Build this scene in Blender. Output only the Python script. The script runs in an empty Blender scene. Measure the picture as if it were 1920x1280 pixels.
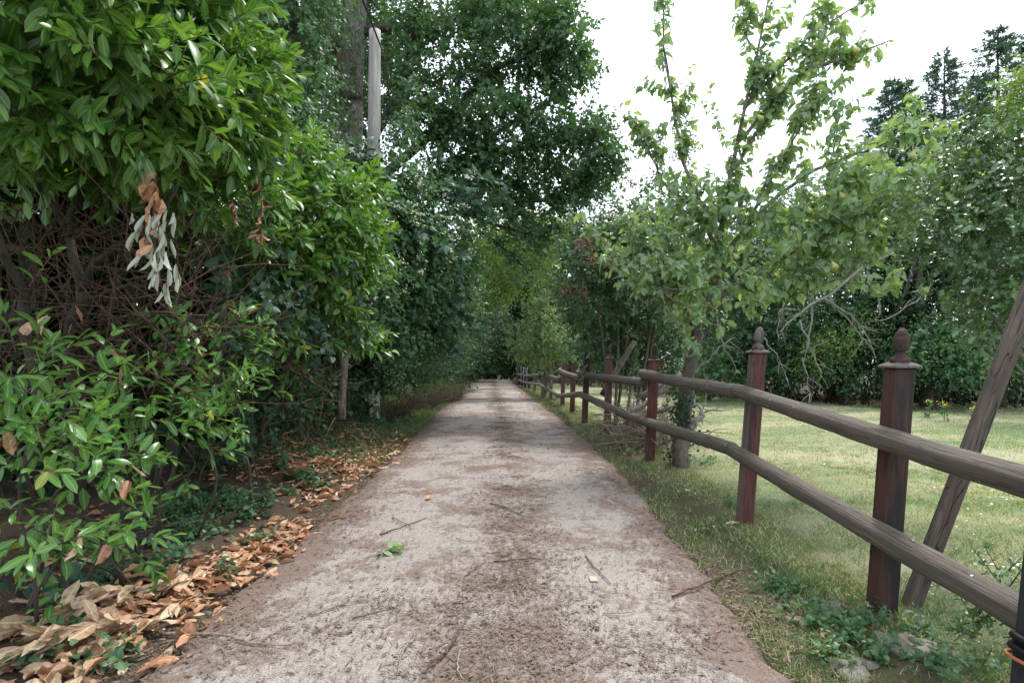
import bpy, math
import numpy as np
from mathutils import Vector, Matrix

# ------------------------------------------------------------------ camera, sky, sun, exposure
SC = bpy.context.scene
COL = SC.collection
F = 1050.0                                   # focal length in pixels of a 1920 px wide picture
CAM_H = 1.25
PITCH = math.atan(15.0 / F)                  # a touch upward
cam_d = bpy.data.cameras.new('camera'); cam = bpy.data.objects.new('camera', cam_d); COL.objects.link(cam)
cam_d.sensor_width = 36.0; cam_d.lens = 36.0 * F / 1920.0
cam_d.clip_start = 0.05; cam_d.clip_end = 2000
cam.location = (0, 0, CAM_H); cam.rotation_euler = (math.pi / 2 + PITCH, 0, 0)
SC.camera = cam

SUN_EL, SUN_AZ = math.radians(60), math.radians(38)      # azimuth from +Y (ahead) towards +X (right)
world = bpy.data.worlds.new('World'); SC.world = world; world.use_nodes = True
wn, wl = world.node_tree.nodes, world.node_tree.links
wn.clear()
w_out = wn.new('ShaderNodeOutputWorld'); w_bg = wn.new('ShaderNodeBackground')
w_sky = wn.new('ShaderNodeTexSky'); w_sky.sky_type = 'NISHITA'; w_sky.sun_disc = False
w_sky.sun_elevation = SUN_EL; w_sky.sun_rotation = SUN_AZ
w_sky.dust_density = 3.0; w_sky.air_density = 1.0
w_tc = wn.new('ShaderNodeTexCoord'); w_map = wn.new('ShaderNodeMapping'); w_map.inputs['Scale'].default_value = (1.0, 1.0, 3.0)
w_noise = wn.new('ShaderNodeTexNoise'); w_noise.inputs['Scale'].default_value = 2.2; w_noise.inputs['Detail'].default_value = 6
w_noise.inputs['Roughness'].default_value = 0.6
w_ramp = wn.new('ShaderNodeMapRange'); w_ramp.inputs['From Min'].default_value = 0.28; w_ramp.inputs['From Max'].default_value = 0.62
w_ramp.inputs['To Min'].default_value = 0.30; w_ramp.inputs['To Max'].default_value = 0.95
w_mix = wn.new('ShaderNodeMix'); w_mix.data_type = 'RGBA'
w_mix.inputs['B'].default_value = (8.8, 9.5, 10.6, 1)       # the bright layer of thin cloud
wl.new(w_tc.outputs['Generated'], w_map.inputs['Vector']); wl.new(w_map.outputs['Vector'], w_noise.inputs['Vector'])
wl.new(w_noise.outputs['Fac'], w_ramp.inputs['Value']); wl.new(w_ramp.outputs['Result'], w_mix.inputs['Factor'])
wl.new(w_sky.outputs['Color'], w_mix.inputs['A']); wl.new(w_mix.outputs['Result'], w_bg.inputs['Color'])
w_bg.inputs['Strength'].default_value = 0.095
wl.new(w_bg.outputs['Background'], w_out.inputs['Surface'])

sun_d = bpy.data.lights.new('sun', 'SUN'); sun = bpy.data.objects.new('sun', sun_d); COL.objects.link(sun)
sun_d.energy = 1.5; sun_d.angle = math.radians(10); sun_d.color = (1.0, 0.97, 0.93)
sd = Vector((math.sin(SUN_AZ) * math.cos(SUN_EL), math.cos(SUN_AZ) * math.cos(SUN_EL), math.sin(SUN_EL)))
sun.rotation_euler = (-sd).to_track_quat('-Z', 'Y').to_euler(); sun.location = (5, 5, 30)

SC.view_settings.view_transform = 'Standard'; SC.view_settings.look = 'None'
SC.view_settings.exposure = 1.38; SC.view_settings.gamma = 1.0; SC.view_settings.use_curve_mapping = False
SC.render.engine = 'CYCLES'
SC.cycles.use_denoising = True
SC.cycles.max_bounces = 7; SC.cycles.diffuse_bounces = 4; SC.cycles.glossy_bounces = 2; SC.cycles.transmission_bounces = 4
SC.cycles.caustics_reflective = False; SC.cycles.caustics_refractive = False

# ------------------------------------------------------------------ terrain functions and pixel helper
_cp, _sp = math.cos(PITCH), math.sin(PITCH)
def at(px, py, Y):
    """world point at depth Y that this camera sees at photo pixel (px, py)"""
    dx, dz = (px - 960) / F, (640 - py) / F
    yy = _cp - _sp * dz; zz = _sp + _cp * dz
    return np.array([dx / yy * Y, Y, CAM_H + zz / yy * Y])
def rpx(p, Y): return p * Y / F              # a length of p photo pixels at depth Y, in metres

_ly = np.arange(-6, 120, 1.0)
_lx = np.interp(_ly, [-6, 2, 6.4, 14.4, 38.8, 50, 120], [-.25, -.18, -.10, -.45, -1.45, -3.2, -22])
_lx = np.convolve(np.pad(_lx, 3, 'edge'), np.ones(7) / 7, 'valid')
def lane_x(y): return np.interp(y, _ly, _lx)
LANE_HW = 1.27
_by = np.arange(-10, 140, .5)
_slope = np.interp(_by, [-10, 5, 10, 36, 44, 60, 140], [0, 0, -.026, -.026, -.085, -.05, 0])
_bz = np.cumsum(_slope) * .5; _bz -= np.interp(0, _by, _bz)
def sstep(a, b, x):
    t = np.clip((x - a) / (b - a), 0, 1); return t * t * (3 - 2 * t)
def gz(x, y):
    """ground height"""
    x = np.asarray(x, float); y = np.asarray(y, float)
    z = np.interp(y, _by, _bz)
    d = lane_x(y) - LANE_HW - x                                  # distance left of the lane edge
    z = z + .42 * sstep(.1, 1.6, d) * sstep(4.5, 9, y) + .12 * sstep(.3, 1.5, d)
    z = z + 2.2 * sstep(3, 14, d) * sstep(0, 20, y) * .5
    e = x - lane_x(y) - LANE_HW
    z = z + .03 * sstep(.0, .5, e) + .035 * np.sin(x * 1.7 + y * .6) * sstep(.3, 1.5, np.abs(e + LANE_HW) - LANE_HW)
    return z
def gpt(x, y, dz=0.0): return np.array([x, y, float(gz(x, y)) + dz])

# ------------------------------------------------------------------ small geometry kit
def nrm(a): return a / np.maximum(np.linalg.norm(a, axis=-1, keepdims=True), 1e-9)
class MB:
    """collects triangles; build() links them as ONE mesh object"""
    def __init__(s): s.V = []; s.T = []; s.A = []; s.M = []; s.n = 0
    def add(s, V, T, A, mi=0):
        V = np.asarray(V, float); T = np.asarray(T, int)
        s.V.append(V); s.T.append(T + s.n); s.A.append(np.asarray(A, float)); s.M.append(np.full(len(T), mi)); s.n += len(V)
        return s
    def mesh(s, name, mats, origin=(0, 0, 0), smooth=True):
        V = np.concatenate(s.V) - np.asarray(origin, float); T = np.concatenate(s.T); A = np.concatenate(s.A); M = np.concatenate(s.M)
        me = bpy.data.meshes.new(name)
        me.vertices.add(len(V)); me.vertices.foreach_set('co', V.astype(np.float32).ravel())
        me.loops.add(len(T) * 3); me.loops.foreach_set('vertex_index', T.astype(np.int32).ravel())
        me.polygons.add(len(T)); me.polygons.foreach_set('loop_start', np.arange(0, len(T) * 3, 3, dtype=np.int32))
        me.polygons.foreach_set('loop_total', np.full(len(T), 3, dtype=np.int32))
        if not isinstance(mats, (list, tuple)): mats = [mats]
        for m in mats: me.materials.append(m)
        me.polygons.foreach_set('material_index', M.astype(np.int32))
        me.polygons.foreach_set('use_smooth', np.full(len(T), smooth))
        at_ = me.attributes.new('lf', 'FLOAT_VECTOR', 'POINT'); at_.data.foreach_set('vector', A.astype(np.float32).ravel())
        me.update(calc_edges=True); me.validate()
        return me
    def build(s, name, mats, parent=None, smooth=True, kind=None):
        org = parent_origin(parent)
        o = bpy.data.objects.new(name, s.mesh(name, mats, org, smooth)); COL.objects.link(o)
        if parent is not None: o.parent = parent
        if kind: o['kind'] = kind
        return o
def parent_origin(p):
    o = np.zeros(3)
    while p is not None: o = o + np.array(p.location); p = p.parent
    return o
def tag(o, label=None, cat=None, group=None, kind=None):
    if label: o['label'] = label
    if cat: o['category'] = cat
    if group: o['group'] = group
    if kind: o['kind'] = kind
    return o
def thing(name, loc, label, cat, group=None):
    o = bpy.data.objects.new(name, None); COL.objects.link(o); o.empty_display_size = .1
    o.location = tuple(float(v) for v in loc); return tag(o, label, cat, group)
def one(name, mb, mats, label, cat, group=None, smooth=True, kind=None, origin=None):
    """a thing that is one mesh, with its origin at its base"""
    if origin is None:
        V = np.concatenate(mb.V); origin = np.array([V[:, 0].mean(), V[:, 1].mean(), V[:, 2].min()])
    o = bpy.data.objects.new(name, mb.mesh(name, mats, origin, smooth)); COL.objects.link(o)
    o.location = tuple(float(v) for v in origin); return tag(o, label, cat, group, kind)

def tube(mb, pts, rad, sides=6, rnd=0.0, cap=True, mi=0, wob=0.0, rg=None):
    P = np.asarray(pts, float); n = len(P); R = np.broadcast_to(np.asarray(rad, float), (n,))
    T = nrm(np.gradient(P, axis=0)); ref = np.array([0, 0, 1.]) if abs(T[:, 2]).mean() < .8 else np.array([1., 0, 0])
    U = nrm(np.cross(T, ref)); W = np.cross(T, U)
    a = np.linspace(0, 2 * np.pi, sides, endpoint=False)
    Rr = R[:, None] * (1 + (wob * rg.standard_normal((n, sides)) if wob else 0))
    V = P[:, None] + (np.cos(a)[None, :, None] * U[:, None] + np.sin(a)[None, :, None] * W[:, None]) * (Rr[..., None] if np.ndim(Rr) == 2 else Rr)
    al = np.concatenate([[0], np.cumsum(np.linalg.norm(np.diff(P, axis=0), axis=1))])
    A = np.stack([np.broadcast_to(al[:, None], (n, sides)), np.broadcast_to(a[None] / (2 * np.pi), (n, sides)), np.full((n, sides), rnd)], -1)
    i = np.arange(n - 1)[:, None] * sides; j = np.arange(sides)[None]; k = (j + 1) % sides
    q = np.stack([i + j, i + k, i + sides + k, i + sides + j], -1).reshape(-1, 4)
    Tn = np.concatenate([q[:, [0, 1, 2]], q[:, [0, 2, 3]]])
    V = V.reshape(-1, 3); A = A.reshape(-1, 3)
    if cap:
        c0, c1 = len(V), len(V) + 1
        V = np.concatenate([V, P[:1], P[-1:]]); A = np.concatenate([A, [[0, .5, rnd]], [[al[-1], .5, rnd]]])
        j = np.arange(sides); k = (j + 1) % sides; b = (n - 1) * sides
        Tn = np.concatenate([Tn, np.stack([np.full(sides, c0), k, j], -1), np.stack([np.full(sides, c1), b + j, b + k], -1)])
    mb.add(V, Tn, A, mi); return mb
def smooth_path(pts, n):
    """Catmull-Rom through pts, n samples"""
    P = np.asarray(pts, float); m = len(P)
    if m < 3: return np.array([P[0] + (P[-1] - P[0]) * t for t in np.linspace(0, 1, n)])
    Q = np.concatenate([[2 * P[0] - P[1]], P, [2 * P[-1] - P[-2]]]); out = []
    for s in np.linspace(0, m - 1 - 1e-6, n):
        i = int(s); t = s - i; a, b, c, d = Q[i:i + 4]
        out.append(.5 * ((2 * b) + (c - a) * t + (2 * a - 5 * b + 4 * c - d) * t * t + (3 * b - a - 3 * c + d) * t ** 3))
    return np.array(out)
def box(mb, lo, hi, mi=0, rnd=0.0, M=None, bev=0.0):
    """bevelled box; attribute = (height, across, rnd)"""
    lo = np.asarray(lo, float); hi = np.asarray(hi, float); b = bev
    if b > 0:
        ring = lambda l, h, z: [(l[0] + b, l[1], z), (h[0] - b, l[1], z), (h[0], l[1] + b, z), (h[0], h[1] - b, z), (h[0] - b, h[1], z), (l[0] + b, h[1], z), (l[0], h[1] - b, z), (l[0], l[1] + b, z)]
        rings = [ring(lo + [b, b, 0], hi - [b, b, 0], lo[2]), ring(lo, hi, lo[2] + b), ring(lo, hi, hi[2] - b), ring(lo + [b, b, 0], hi - [b, b, 0], hi[2])]
    else:
        ring = lambda z: [(lo[0], lo[1], z), (hi[0], lo[1], z), (hi[0], hi[1], z), (lo[0], hi[1], z)]
        rings = [ring(lo[2]), ring(hi[2])]
    loft(mb, rings, mi, rnd, M)
def loft(mb, rings, mi=0, rnd=0.0, M=None):
    R = np.asarray(rings, float); n, s, _ = R.shape; V = R.reshape(-1, 3)
    A = np.stack([V[:, 2], V[:, 0] + V[:, 1], np.full(len(V), rnd)], -1)
    i = np.arange(n - 1)[:, None] * s; j = np.arange(s)[None]; k = (j + 1) % s
    q = np.stack([i + j, i + k, i + s + k, i + s + j], -1).reshape(-1, 4)
    T = [q[:, [0, 1, 2]], q[:, [0, 2, 3]], np.array([[0, t + 1, t] for t in range(1, s - 1)]), np.array([[(n - 1) * s, (n - 1) * s + t, (n - 1) * s + t + 1] for t in range(1, s - 1)])]
    if M is not None: V = V @ np.asarray(M)[:3, :3].T + np.asarray(M)[:3, 3]
    mb.add(V, np.concatenate(T), A, mi)

# ---- leaves: a template is (V, T, UV); axis +Y, normal +Z, length 1
def leaf_tmpl(rows, width, prof, fold=.15, droop=.15, twist=0.0, wave=0.0, seed=0):
    rg = np.random.default_rng(seed); V = [(0, 0, 0)]; UV = [(0, 0)]; T = []
    z = lambda t: -droop * t * t
    for i in range(1, rows):
        t = i / rows; w = width * prof(t, i); f = fold + wave * rg.standard_normal(); a = twist * t
        for sgn in (-1, 0, 1):
            x = sgn * w; h = (abs(sgn) * w * f if sgn else 0) + (wave * .15 * rg.standard_normal() if sgn else 0)
            V.append((x * math.cos(a) - h * math.sin(a), t * (1 - .12 * droop), z(t) + x * math.sin(a) + h * math.cos(a))); UV.append((t, sgn * .5))
    V.append((0, 1 - .12 * droop, z(1))); UV.append((1, 0)); e = len(V) - 1
    T += [(0, 2, 1), (0, 3, 2)]
    for i in range(rows - 2):
        b = 1 + 3 * i; c = b + 3
        T += [(b, b + 1, c + 1), (b, c + 1, c), (b + 1, b + 2, c + 2), (b + 1, c + 2, c + 1)]
    b = 1 + 3 * (rows - 2); T += [(b, b + 1, e), (b + 1, b + 2, e)]
    return np.array(V, float), np.array(T), np.array(UV, float)
def fan_tmpl(outline, cz=-.05, c=(0, .35)):
    """lobed leaf: outline (x, y) points of the right half from base to tip, mirrored"""
    pts = list(outline) + [(-x, y) for x, y in outline[::-1][1:-1]] if outline[0][0] == 0 else list(outline) + [(-x, y) for x, y in outline[::-1]]
    V = [(c[0], c[1], 0)] + [(x, y, cz * (abs(x) * 2 + y * y)) for x, y in pts]; n = len(pts)
    T = [(0, 1 + i, 1 + (i + 1) % n) for i in range(n)]
    UV = [(.4, 0)] + [(y, x) for x, y in pts]
    return np.array(V, float), np.array(T), np.array(UV, float)
P_LAUREL = lambda t, i: (math.sin(math.pi * t ** 1.12)) ** .55
P_OVATE = lambda t, i: (math.sin(math.pi * t ** .7)) ** .8
P_HOLLY = lambda t, i: (math.sin(math.pi * t ** .9)) ** .6 * (1.25 if i % 2 else .62)
P_LANCE = lambda t, i: math.sin(math.pi * t ** .75)
LAUREL = [leaf_tmpl(5, .185, P_LAUREL, f, d, tw, .03, k) for k, (f, d, tw) in enumerate([(.25, .1, 0), (.4, .28, .1), (.15, .2, -.15), (.3, -.08, .1), (.1, .38, 0)])]
LAUREL_LOW = [leaf_tmpl(3, .2, P_LAUREL, f, d, 0, 0, 9) for f, d in [(.3, .1), (.2, .25), (.35, .0)]]
PEAR_LEAF = [leaf_tmpl(5, .33, P_OVATE, f, d, tw, .01, k + 20) for k, (f, d, tw) in enumerate([(.3, .35, .1), (.45, .6, -.1), (.2, .2, .2), (.5, .8, 0)])]
HOLLY_LEAF = [leaf_tmpl(6, .27, P_HOLLY, .15, d, tw, .22, k + 30) for k, (d, tw) in enumerate([(.15, .1), (.3, -.1), (.05, .2)])]
OVATE = [leaf_tmpl(3, .33, P_OVATE, f, d, tw, 0, 5) for f, d, tw in [(.2, .25, 0), (.35, .4, .1), (.1, .1, -.1)]]
HEART = [fan_tmpl([(0, .08), (.26, -.05), (.44, .18), (.36, .5), (.14, .82), (0, 1)], z) for z in (-.12, -.25, .05)]
LOBED = [fan_tmpl([(0, 0), (.3, -.08), (.5, .12), (.34, .3), (.56, .62), (.24, .6), (0, 1)], z) for z in (-.15, -.3, .05)]
def quad_tmpl(w, f, d, y=.42): return np.array([(0, 0, 0), (w, y, w * f), (0, 1, -d), (-w, y, w * f)]), np.array([(0, 1, 2), (0, 2, 3)]), np.array([(0, 0), (.5, .5), (1, 0), (.5, -.5)])
TREE_LEAF = [quad_tmpl(.40, f, d) for f, d in [(.25, .2), (.4, .35), (.1, .0)]]
HEART_LOW = [fan_tmpl([(0, .04), (.40, .08), (.30, .55), (0, 1)], z) for z in (-.12, -.25, .05)]
DEAD = [leaf_tmpl(5, .19, P_LAUREL, f, d, tw, .2, k + 50) for k, (f, d, tw) in enumerate([(.4, -.1, .2), (.8, .2, .5), (-.4, .15, -.3), (.15, -.2, .4), (1.5, -.1, -.5), (-.2, .3, .2), (.05, .05, 0), (.2, .1, -.2)])]
ROLLED = [leaf_tmpl(5, .085, P_LAUREL, f, d, tw, .2, k + 60) for k, (f, d, tw) in enumerate([(2.2, .1, .6), (2.8, -.1, -.5), (1.7, .2, .9)])]
NEEDLE = [quad_tmpl(.2, .1, d, .5) for d in (.1, .35)]

def leaves_frame(D, N):
    D = nrm(D); X = nrm(np.cross(D, N)); return X, D, np.cross(X, D)
def put_leaves(mb, tm, P, D, N, S, rnd, which, mi=0):
    X, Y, Z = leaves_frame(D, N)
    for k, (V, T, UV) in enumerate(tm):
        m = which == k; c = int(m.sum())
        if not c: continue
        W = P[m][:, None] + S[m][:, None, None] * (V[None, :, :1] * X[m][:, None] + V[None, :, 1:2] * Y[m][:, None] + V[None, :, 2:] * Z[m][:, None])
        A = np.concatenate([np.broadcast_to(UV[None], (c,) + UV.shape), np.broadcast_to(rnd[m][:, None, None], (c, len(V), 1))], -1)
        TT = T[None] + (np.arange(c) * len(V))[:, None, None]
        mb.add(W.reshape(-1, 3), TT.reshape(-1, 3), A.reshape(-1, 3), mi)
_tm_mesh = {}
def tm_mesh(key, tm, k, mat):
    if (key, k, mat.name) not in _tm_mesh:
        V, T, UV = tm[k]; mb = MB(); mb.add(V, T, np.concatenate([UV, np.zeros((len(V), 1))], 1))
        _tm_mesh[(key, k, mat.name)] = mb.mesh(key, mat)
    return _tm_mesh[(key, k, mat.name)]
def put_leaf_objects(idx, name, key, tm, mat, P, D, N, S, which, parent):
    X, Y, Z = leaves_frame(D, N); org = parent_origin(parent)
    for i in idx:
        o = bpy.data.objects.new(name, tm_mesh(key, tm, int(which[i]), mat)); COL.objects.link(o); o.parent = parent
        M = np.eye(4); M[:3, 0] = X[i] * S[i]; M[:3, 1] = Y[i] * S[i]; M[:3, 2] = Z[i] * S[i]; M[:3, 3] = P[i] - org
        o.matrix_basis = Matrix(M.tolist())
def foliage(parent, key, tm, mat, L, rg, n_obj=0, name='foliage', leaf_name='leaf'):
    """L = (P, D, N, S). The n_obj leaves that show largest become objects, the rest one part of kind stuff"""
    P, D, N, S = L; n = len(P); which = rg.integers(0, len(tm), n); rnd = rg.random(n)
    keep = np.ones(n, bool)
    if n_obj:
        px = 960 + P[:, 0] / np.maximum(P[:, 1], .1) * F; py = 655 - (P[:, 2] - CAM_H) / np.maximum(P[:, 1], .1) * F
        inside = (px > 5) & (px < 1915) & (py > 5) & (py < 1275) & (P[:, 1] > .3)
        X, Y, Z = leaves_frame(D, N); view = nrm(P - np.array([0, 0, CAM_H]))
        face = np.abs((Z * view).sum(1)) * .6 + .4
        score = np.where(inside, S / np.maximum(P[:, 1], .1) ** 1.6 * face, -1)
        idx = np.argsort(-score)[:n_obj]; idx = idx[score[idx] > 0]; keep[idx] = False
        put_leaf_objects(idx, leaf_name, key, tm, mat, P, D, N, S, which, parent)
    mb = MB(); put_leaves(mb, tm, P[keep], D[keep], N[keep], S[keep], rnd[keep], which[keep])
    return mb.build(name, mat, parent, kind='stuff')
def shoots(P, D, L, K, ls, rg, a0=75, a1=25, up=.7, jit=.25, droop=0.0, sag=0.15, tw=None, tr=.003, t0=.1, flat=0.0):
    """leafy shoots: returns leaf arrays; adds the shoot's own stem to tw"""
    M = len(P); D = nrm(D); L = np.broadcast_to(np.asarray(L, float), (M,))
    U = nrm(np.cross(D, rg.standard_normal((M, 3)) * (1 - flat) + np.array([0, 0, 2.]) * flat)); V = np.cross(D, U)
    t = t0 + (1 - t0) * (np.arange(K) + .5) / K
    phi = (rg.random(M) * 6.28)[:, None] + np.arange(K)[None] * 2.4 + jit * rg.standard_normal((M, K))
    if flat: phi = np.where(rg.random((M, 1)) < flat, (np.arange(K)[None] % 2) * np.pi + .35 * rg.standard_normal((M, K)), phi)
    an = np.radians(a0 + (a1 - a0) * t)[None] + jit * .5 * rg.standard_normal((M, K))
    lt = L[:, None] * t[None]
    bend = np.zeros((M, K, 3)); bend[..., 2] = -droop * lt * lt / np.maximum(L[:, None], .01)
    pos = P[:, None] + D[:, None] * lt[..., None] + bend
    dr = np.cos(an)[..., None] * D[:, None] + np.sin(an)[..., None] * (np.cos(phi)[..., None] * U[:, None] + np.sin(phi)[..., None] * V[:, None])
    dr[..., 2] -= sag * (.5 + rg.random((M, K)))
    N = np.zeros((M, K, 3)); N[..., 2] = up; N += (1 - up) * D[:, None] + jit * rg.standard_normal((M, K, 3))
    S = ls * (.55 + .7 * rg.random((M, K))) * (1 - .4 * t[None] ** 4)
    if tw is not None:
        tq = np.array([0, .5, 1.])
        for i in range(M):
            q = P[i] + D[i] * (L[i] * tq)[:, None]; q[:, 2] -= droop * L[i] * tq ** 2
            tube(tw, q, [tr, tr * .8, tr * .4], 3, rg.random(), cap=False)
    return pos.reshape(-1, 3), dr.reshape(-1, 3), N.reshape(-1, 3), S.ravel()
def cat(*Ls): return tuple(np.concatenate([l[i] for l in Ls]) for i in range(4))
def rdir(n, rg): return nrm(rg.standard_normal((n, 3)))
def blob_pts(blobs, n, rg, inner=.7, bias=(0, 0, .3), rnd=.5, lump=.22):
    """shoot bases through the shells of ellipsoids (x, y, z, rx, ry, rz)"""
    B = np.asarray(blobs, float); w = (B[:, 3] * B[:, 4] * B[:, 5]) ** (2 / 3); w /= w.sum()
    b = rg.choice(len(B), n, p=w); d = rdir(n, rg)
    ph = b * 1.7
    lumps = 1 + lump * (np.sin(d[:, 0] * 5 + ph) * np.sin(d[:, 1] * 5 + 2 * ph) + .6 * np.sin(d[:, 2] * 9 + ph * 3) * np.sin(d[:, 0] * 8 - ph))
    r = (inner + (1 - inner) * rg.random(n) ** .6) * lumps
    P = B[b, :3] + d * B[b, 3:] * r[:, None]
    D = nrm(d / B[b, 3:]) + np.asarray(bias) + rnd * rg.standard_normal((n, 3))
    return P, nrm(D)
def clumps(blobs, k, f, rg, flat=.7):
    """break each ellipsoid into k smaller flattened ones spread through it"""
    out = []
    for b in blobs:
        b = np.array(b); d = rdir(k, rg) * (rg.random((k, 1)) ** .4) * .85
        for q in d: r = f * rg.uniform(.7, 1.3); out.append((*(b[:3] + q * b[3:]), b[3] * r, b[4] * r, b[5] * r * flat))
    return out
def pb(px, py, Y, rp, ry=None, rz=None):
    """ellipsoid at a photo pixel and depth; radii in photo pixels (x, z) and metres (depth)"""
    c = at(px, py, Y); r = rpx(rp, Y); rz_ = rpx(rz, Y) if rz else r
    return (c[0], c[1], c[2], r, ry if ry else r, rz_)
def side_twigs(path, rg, n, length, t0=.15, up=.4, spread=1.0):
    """bases and directions of side shoots along a branch path"""
    P = np.asarray(path); m = len(P); s = rg.uniform(t0, 1, n) * (m - 1.001); i = s.astype(int); f = (s - i)[:, None]
    B = P[i] * (1 - f) + P[i + 1] * f; T = nrm(P[i + 1] - P[i]); D = nrm(T * .6 + spread * rdir(n, rg) + np.array([0, 0, up]))
    return B, D, length * (.5 + rg.random(n))

# ------------------------------------------------------------------ materials
def mat_new(name):
    m = bpy.data.materials.new(name); m.use_nodes = True; nt = m.node_tree; nt.nodes.clear()
    return m, nt.nodes, nt.links
def nd(N, t, **kw):
    n = N.new(t)
    for k, v in kw.items():
        if k in n.inputs.keys(): n.inputs[k].default_value = v
        else: setattr(n, k, v)
    return n
def math_(N, L, op, a, b=None, clamp=False):
    n = N.new('ShaderNodeMath'); n.operation = op; n.use_clamp = clamp
    for i, v in enumerate((a, b)):
        if v is None: continue
        if isinstance(v, (int, float)): n.inputs[i].default_value = v
        else: L.new(v, n.inputs[i])
    return n.outputs[0]
def mix_(N, L, fac, a, b):
    n = N.new('ShaderNodeMix'); n.data_type = 'RGBA'
    for s, v in (('Factor', fac), ('A', a), ('B', b)):
        if isinstance(v, (int, float)): n.inputs[s].default_value = v
        elif isinstance(v, tuple): n.inputs[s].default_value = v if len(v) == 4 else v + (1,)
        else: L.new(v, n.inputs[s])
    return n.outputs['Result']
def rng_(N, L, v, a, b, c=0.0, d=1.0):
    n = N.new('ShaderNodeMapRange'); n.inputs['From Min'].default_value = a; n.inputs['From Max'].default_value = b
    n.inputs['To Min'].default_value = c; n.inputs['To Max'].default_value = d; L.new(v, n.inputs['Value']); return n.outputs['Result']
def noise_(N, L, vec, scale, detail=4, rough=.55):
    n = nd(N, 'ShaderNodeTexNoise', Scale=scale, Detail=detail, Roughness=rough)
    if vec is not None: L.new(vec, n.inputs['Vector'])
    return n.outputs['Fac']
def attr_(N, L):
    a = N.new('ShaderNodeAttribute'); a.attribute_name = 'lf'; s = N.new('ShaderNodeSeparateXYZ'); L.new(a.outputs['Vector'], s.inputs[0]); return s.outputs
def leaf_mat(name, dark, light, rough=.45, trans=.3, tint=None, back=1.25, rib=.5, spots=None, spec=.4, special=None, patch=False):
    m, N, L = mat_new(name)
    u, v, r = attr_(N, L)
    oi = N.new('ShaderNodeObjectInfo'); rr = math_(N, L, 'FRACT', math_(N, L, 'ADD', r, oi.outputs['Random']))
    g = N.new('ShaderNodeNewGeometry')
    pn = noise_(N, L, g.outputs['Position'], 1.3, 2)
    fac = math_(N, L, 'ADD', math_(N, L, 'MULTIPLY', rr, .65), math_(N, L, 'MULTIPLY', rng_(N, L, pn, .3, .7), .35), True)
    c = mix_(N, L, fac, dark, light)
    if special:                                   # a few leaves of another colour (yellowing, dead)
        thr = 1 - special[1]
        if patch:
            pm = N.new('ShaderNodeMapping'); pm.inputs['Scale'].default_value = (.35, 1.1, 1); L.new(g.outputs['Position'], pm.inputs[0])
            thr = rng_(N, L, noise_(N, L, pm.outputs[0], 1.0, 3), .36, .62, 1 - special[1] * .25, 1 - special[1] * 2.3)
        c = mix_(N, L, math_(N, L, 'GREATER_THAN', rr, thr), c, special[0])
    if spots:
        sp = rng_(N, L, noise_(N, L, g.outputs['Position'], spots[1], 3), .52, .68)
        c = mix_(N, L, math_(N, L, 'MULTIPLY', sp, spots[2]), c, spots[0])
    if rib:
        rb = rng_(N, L, math_(N, L, 'ABSOLUTE', v), .0, .09, 1, 0)
        c = mix_(N, L, math_(N, L, 'MULTIPLY', rb, rib), c, tuple(min(1, x * 1.9 + .02) for x in light))
    bk = N.new('ShaderNodeHueSaturation'); bk.inputs['Saturation'].default_value = .8; bk.inputs['Value'].default_value = back; L.new(c, bk.inputs['Color'])
    c2 = mix_(N, L, g.outputs['Backfacing'], c, bk.outputs['Color'])
    p = nd(N, 'ShaderNodeBsdfPrincipled', Roughness=rough); p.inputs['Specular IOR Level'].default_value = spec
    L.new(c2, p.inputs['Base Color'])
    out = N.new('ShaderNodeOutputMaterial')
    if trans:
        t = N.new('ShaderNodeBsdfTranslucent'); tc = N.new('ShaderNodeMix'); tc.data_type = 'RGBA'; tc.blend_type = 'MULTIPLY'; tc.inputs['Factor'].default_value = 1
        L.new(c, tc.inputs['A']); tc.inputs['B'].default_value = (tint or (1.7, 1.6, .55)) + (1,); L.new(tc.outputs['Result'], t.inputs['Color'])
        mx = N.new('ShaderNodeMixShader'); mx.inputs[0].default_value = trans; L.new(p.outputs[0], mx.inputs[1]); L.new(t.outputs[0], mx.inputs[2]); L.new(mx.outputs[0], out.inputs[0])
    else: L.new(p.outputs[0], out.inputs[0])
    return m
def bark_mat(name, dark, light, scale=18, moss=None, rough=.9, bump=.6):
    m, N, L = mat_new(name); g = N.new('ShaderNodeNewGeometry')
    mp = N.new('ShaderNodeMapping'); mp.inputs['Scale'].default_value = (1, 1, .3); L.new(g.outputs['Position'], mp.inputs[0])
    n1 = noise_(N, L, mp.outputs[0], scale, 6, .65); n2 = noise_(N, L, g.outputs['Position'], 4, 3)
    c = mix_(N, L, rng_(N, L, n1, .35, .68), dark, light)
    if moss: c = mix_(N, L, rng_(N, L, n2, .5, .65, 0, .8), c, moss)
    p = nd(N, 'ShaderNodeBsdfPrincipled', Roughness=rough); L.new(c, p.inputs['Base Color'])
    b = nd(N, 'ShaderNodeBump', Strength=bump, Distance=.02); L.new(n1, b.inputs['Height']); L.new(b.outputs[0], p.inputs['Normal'])
    o = N.new('ShaderNodeOutputMaterial'); L.new(p.outputs[0], o.inputs[0]); return m
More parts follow.
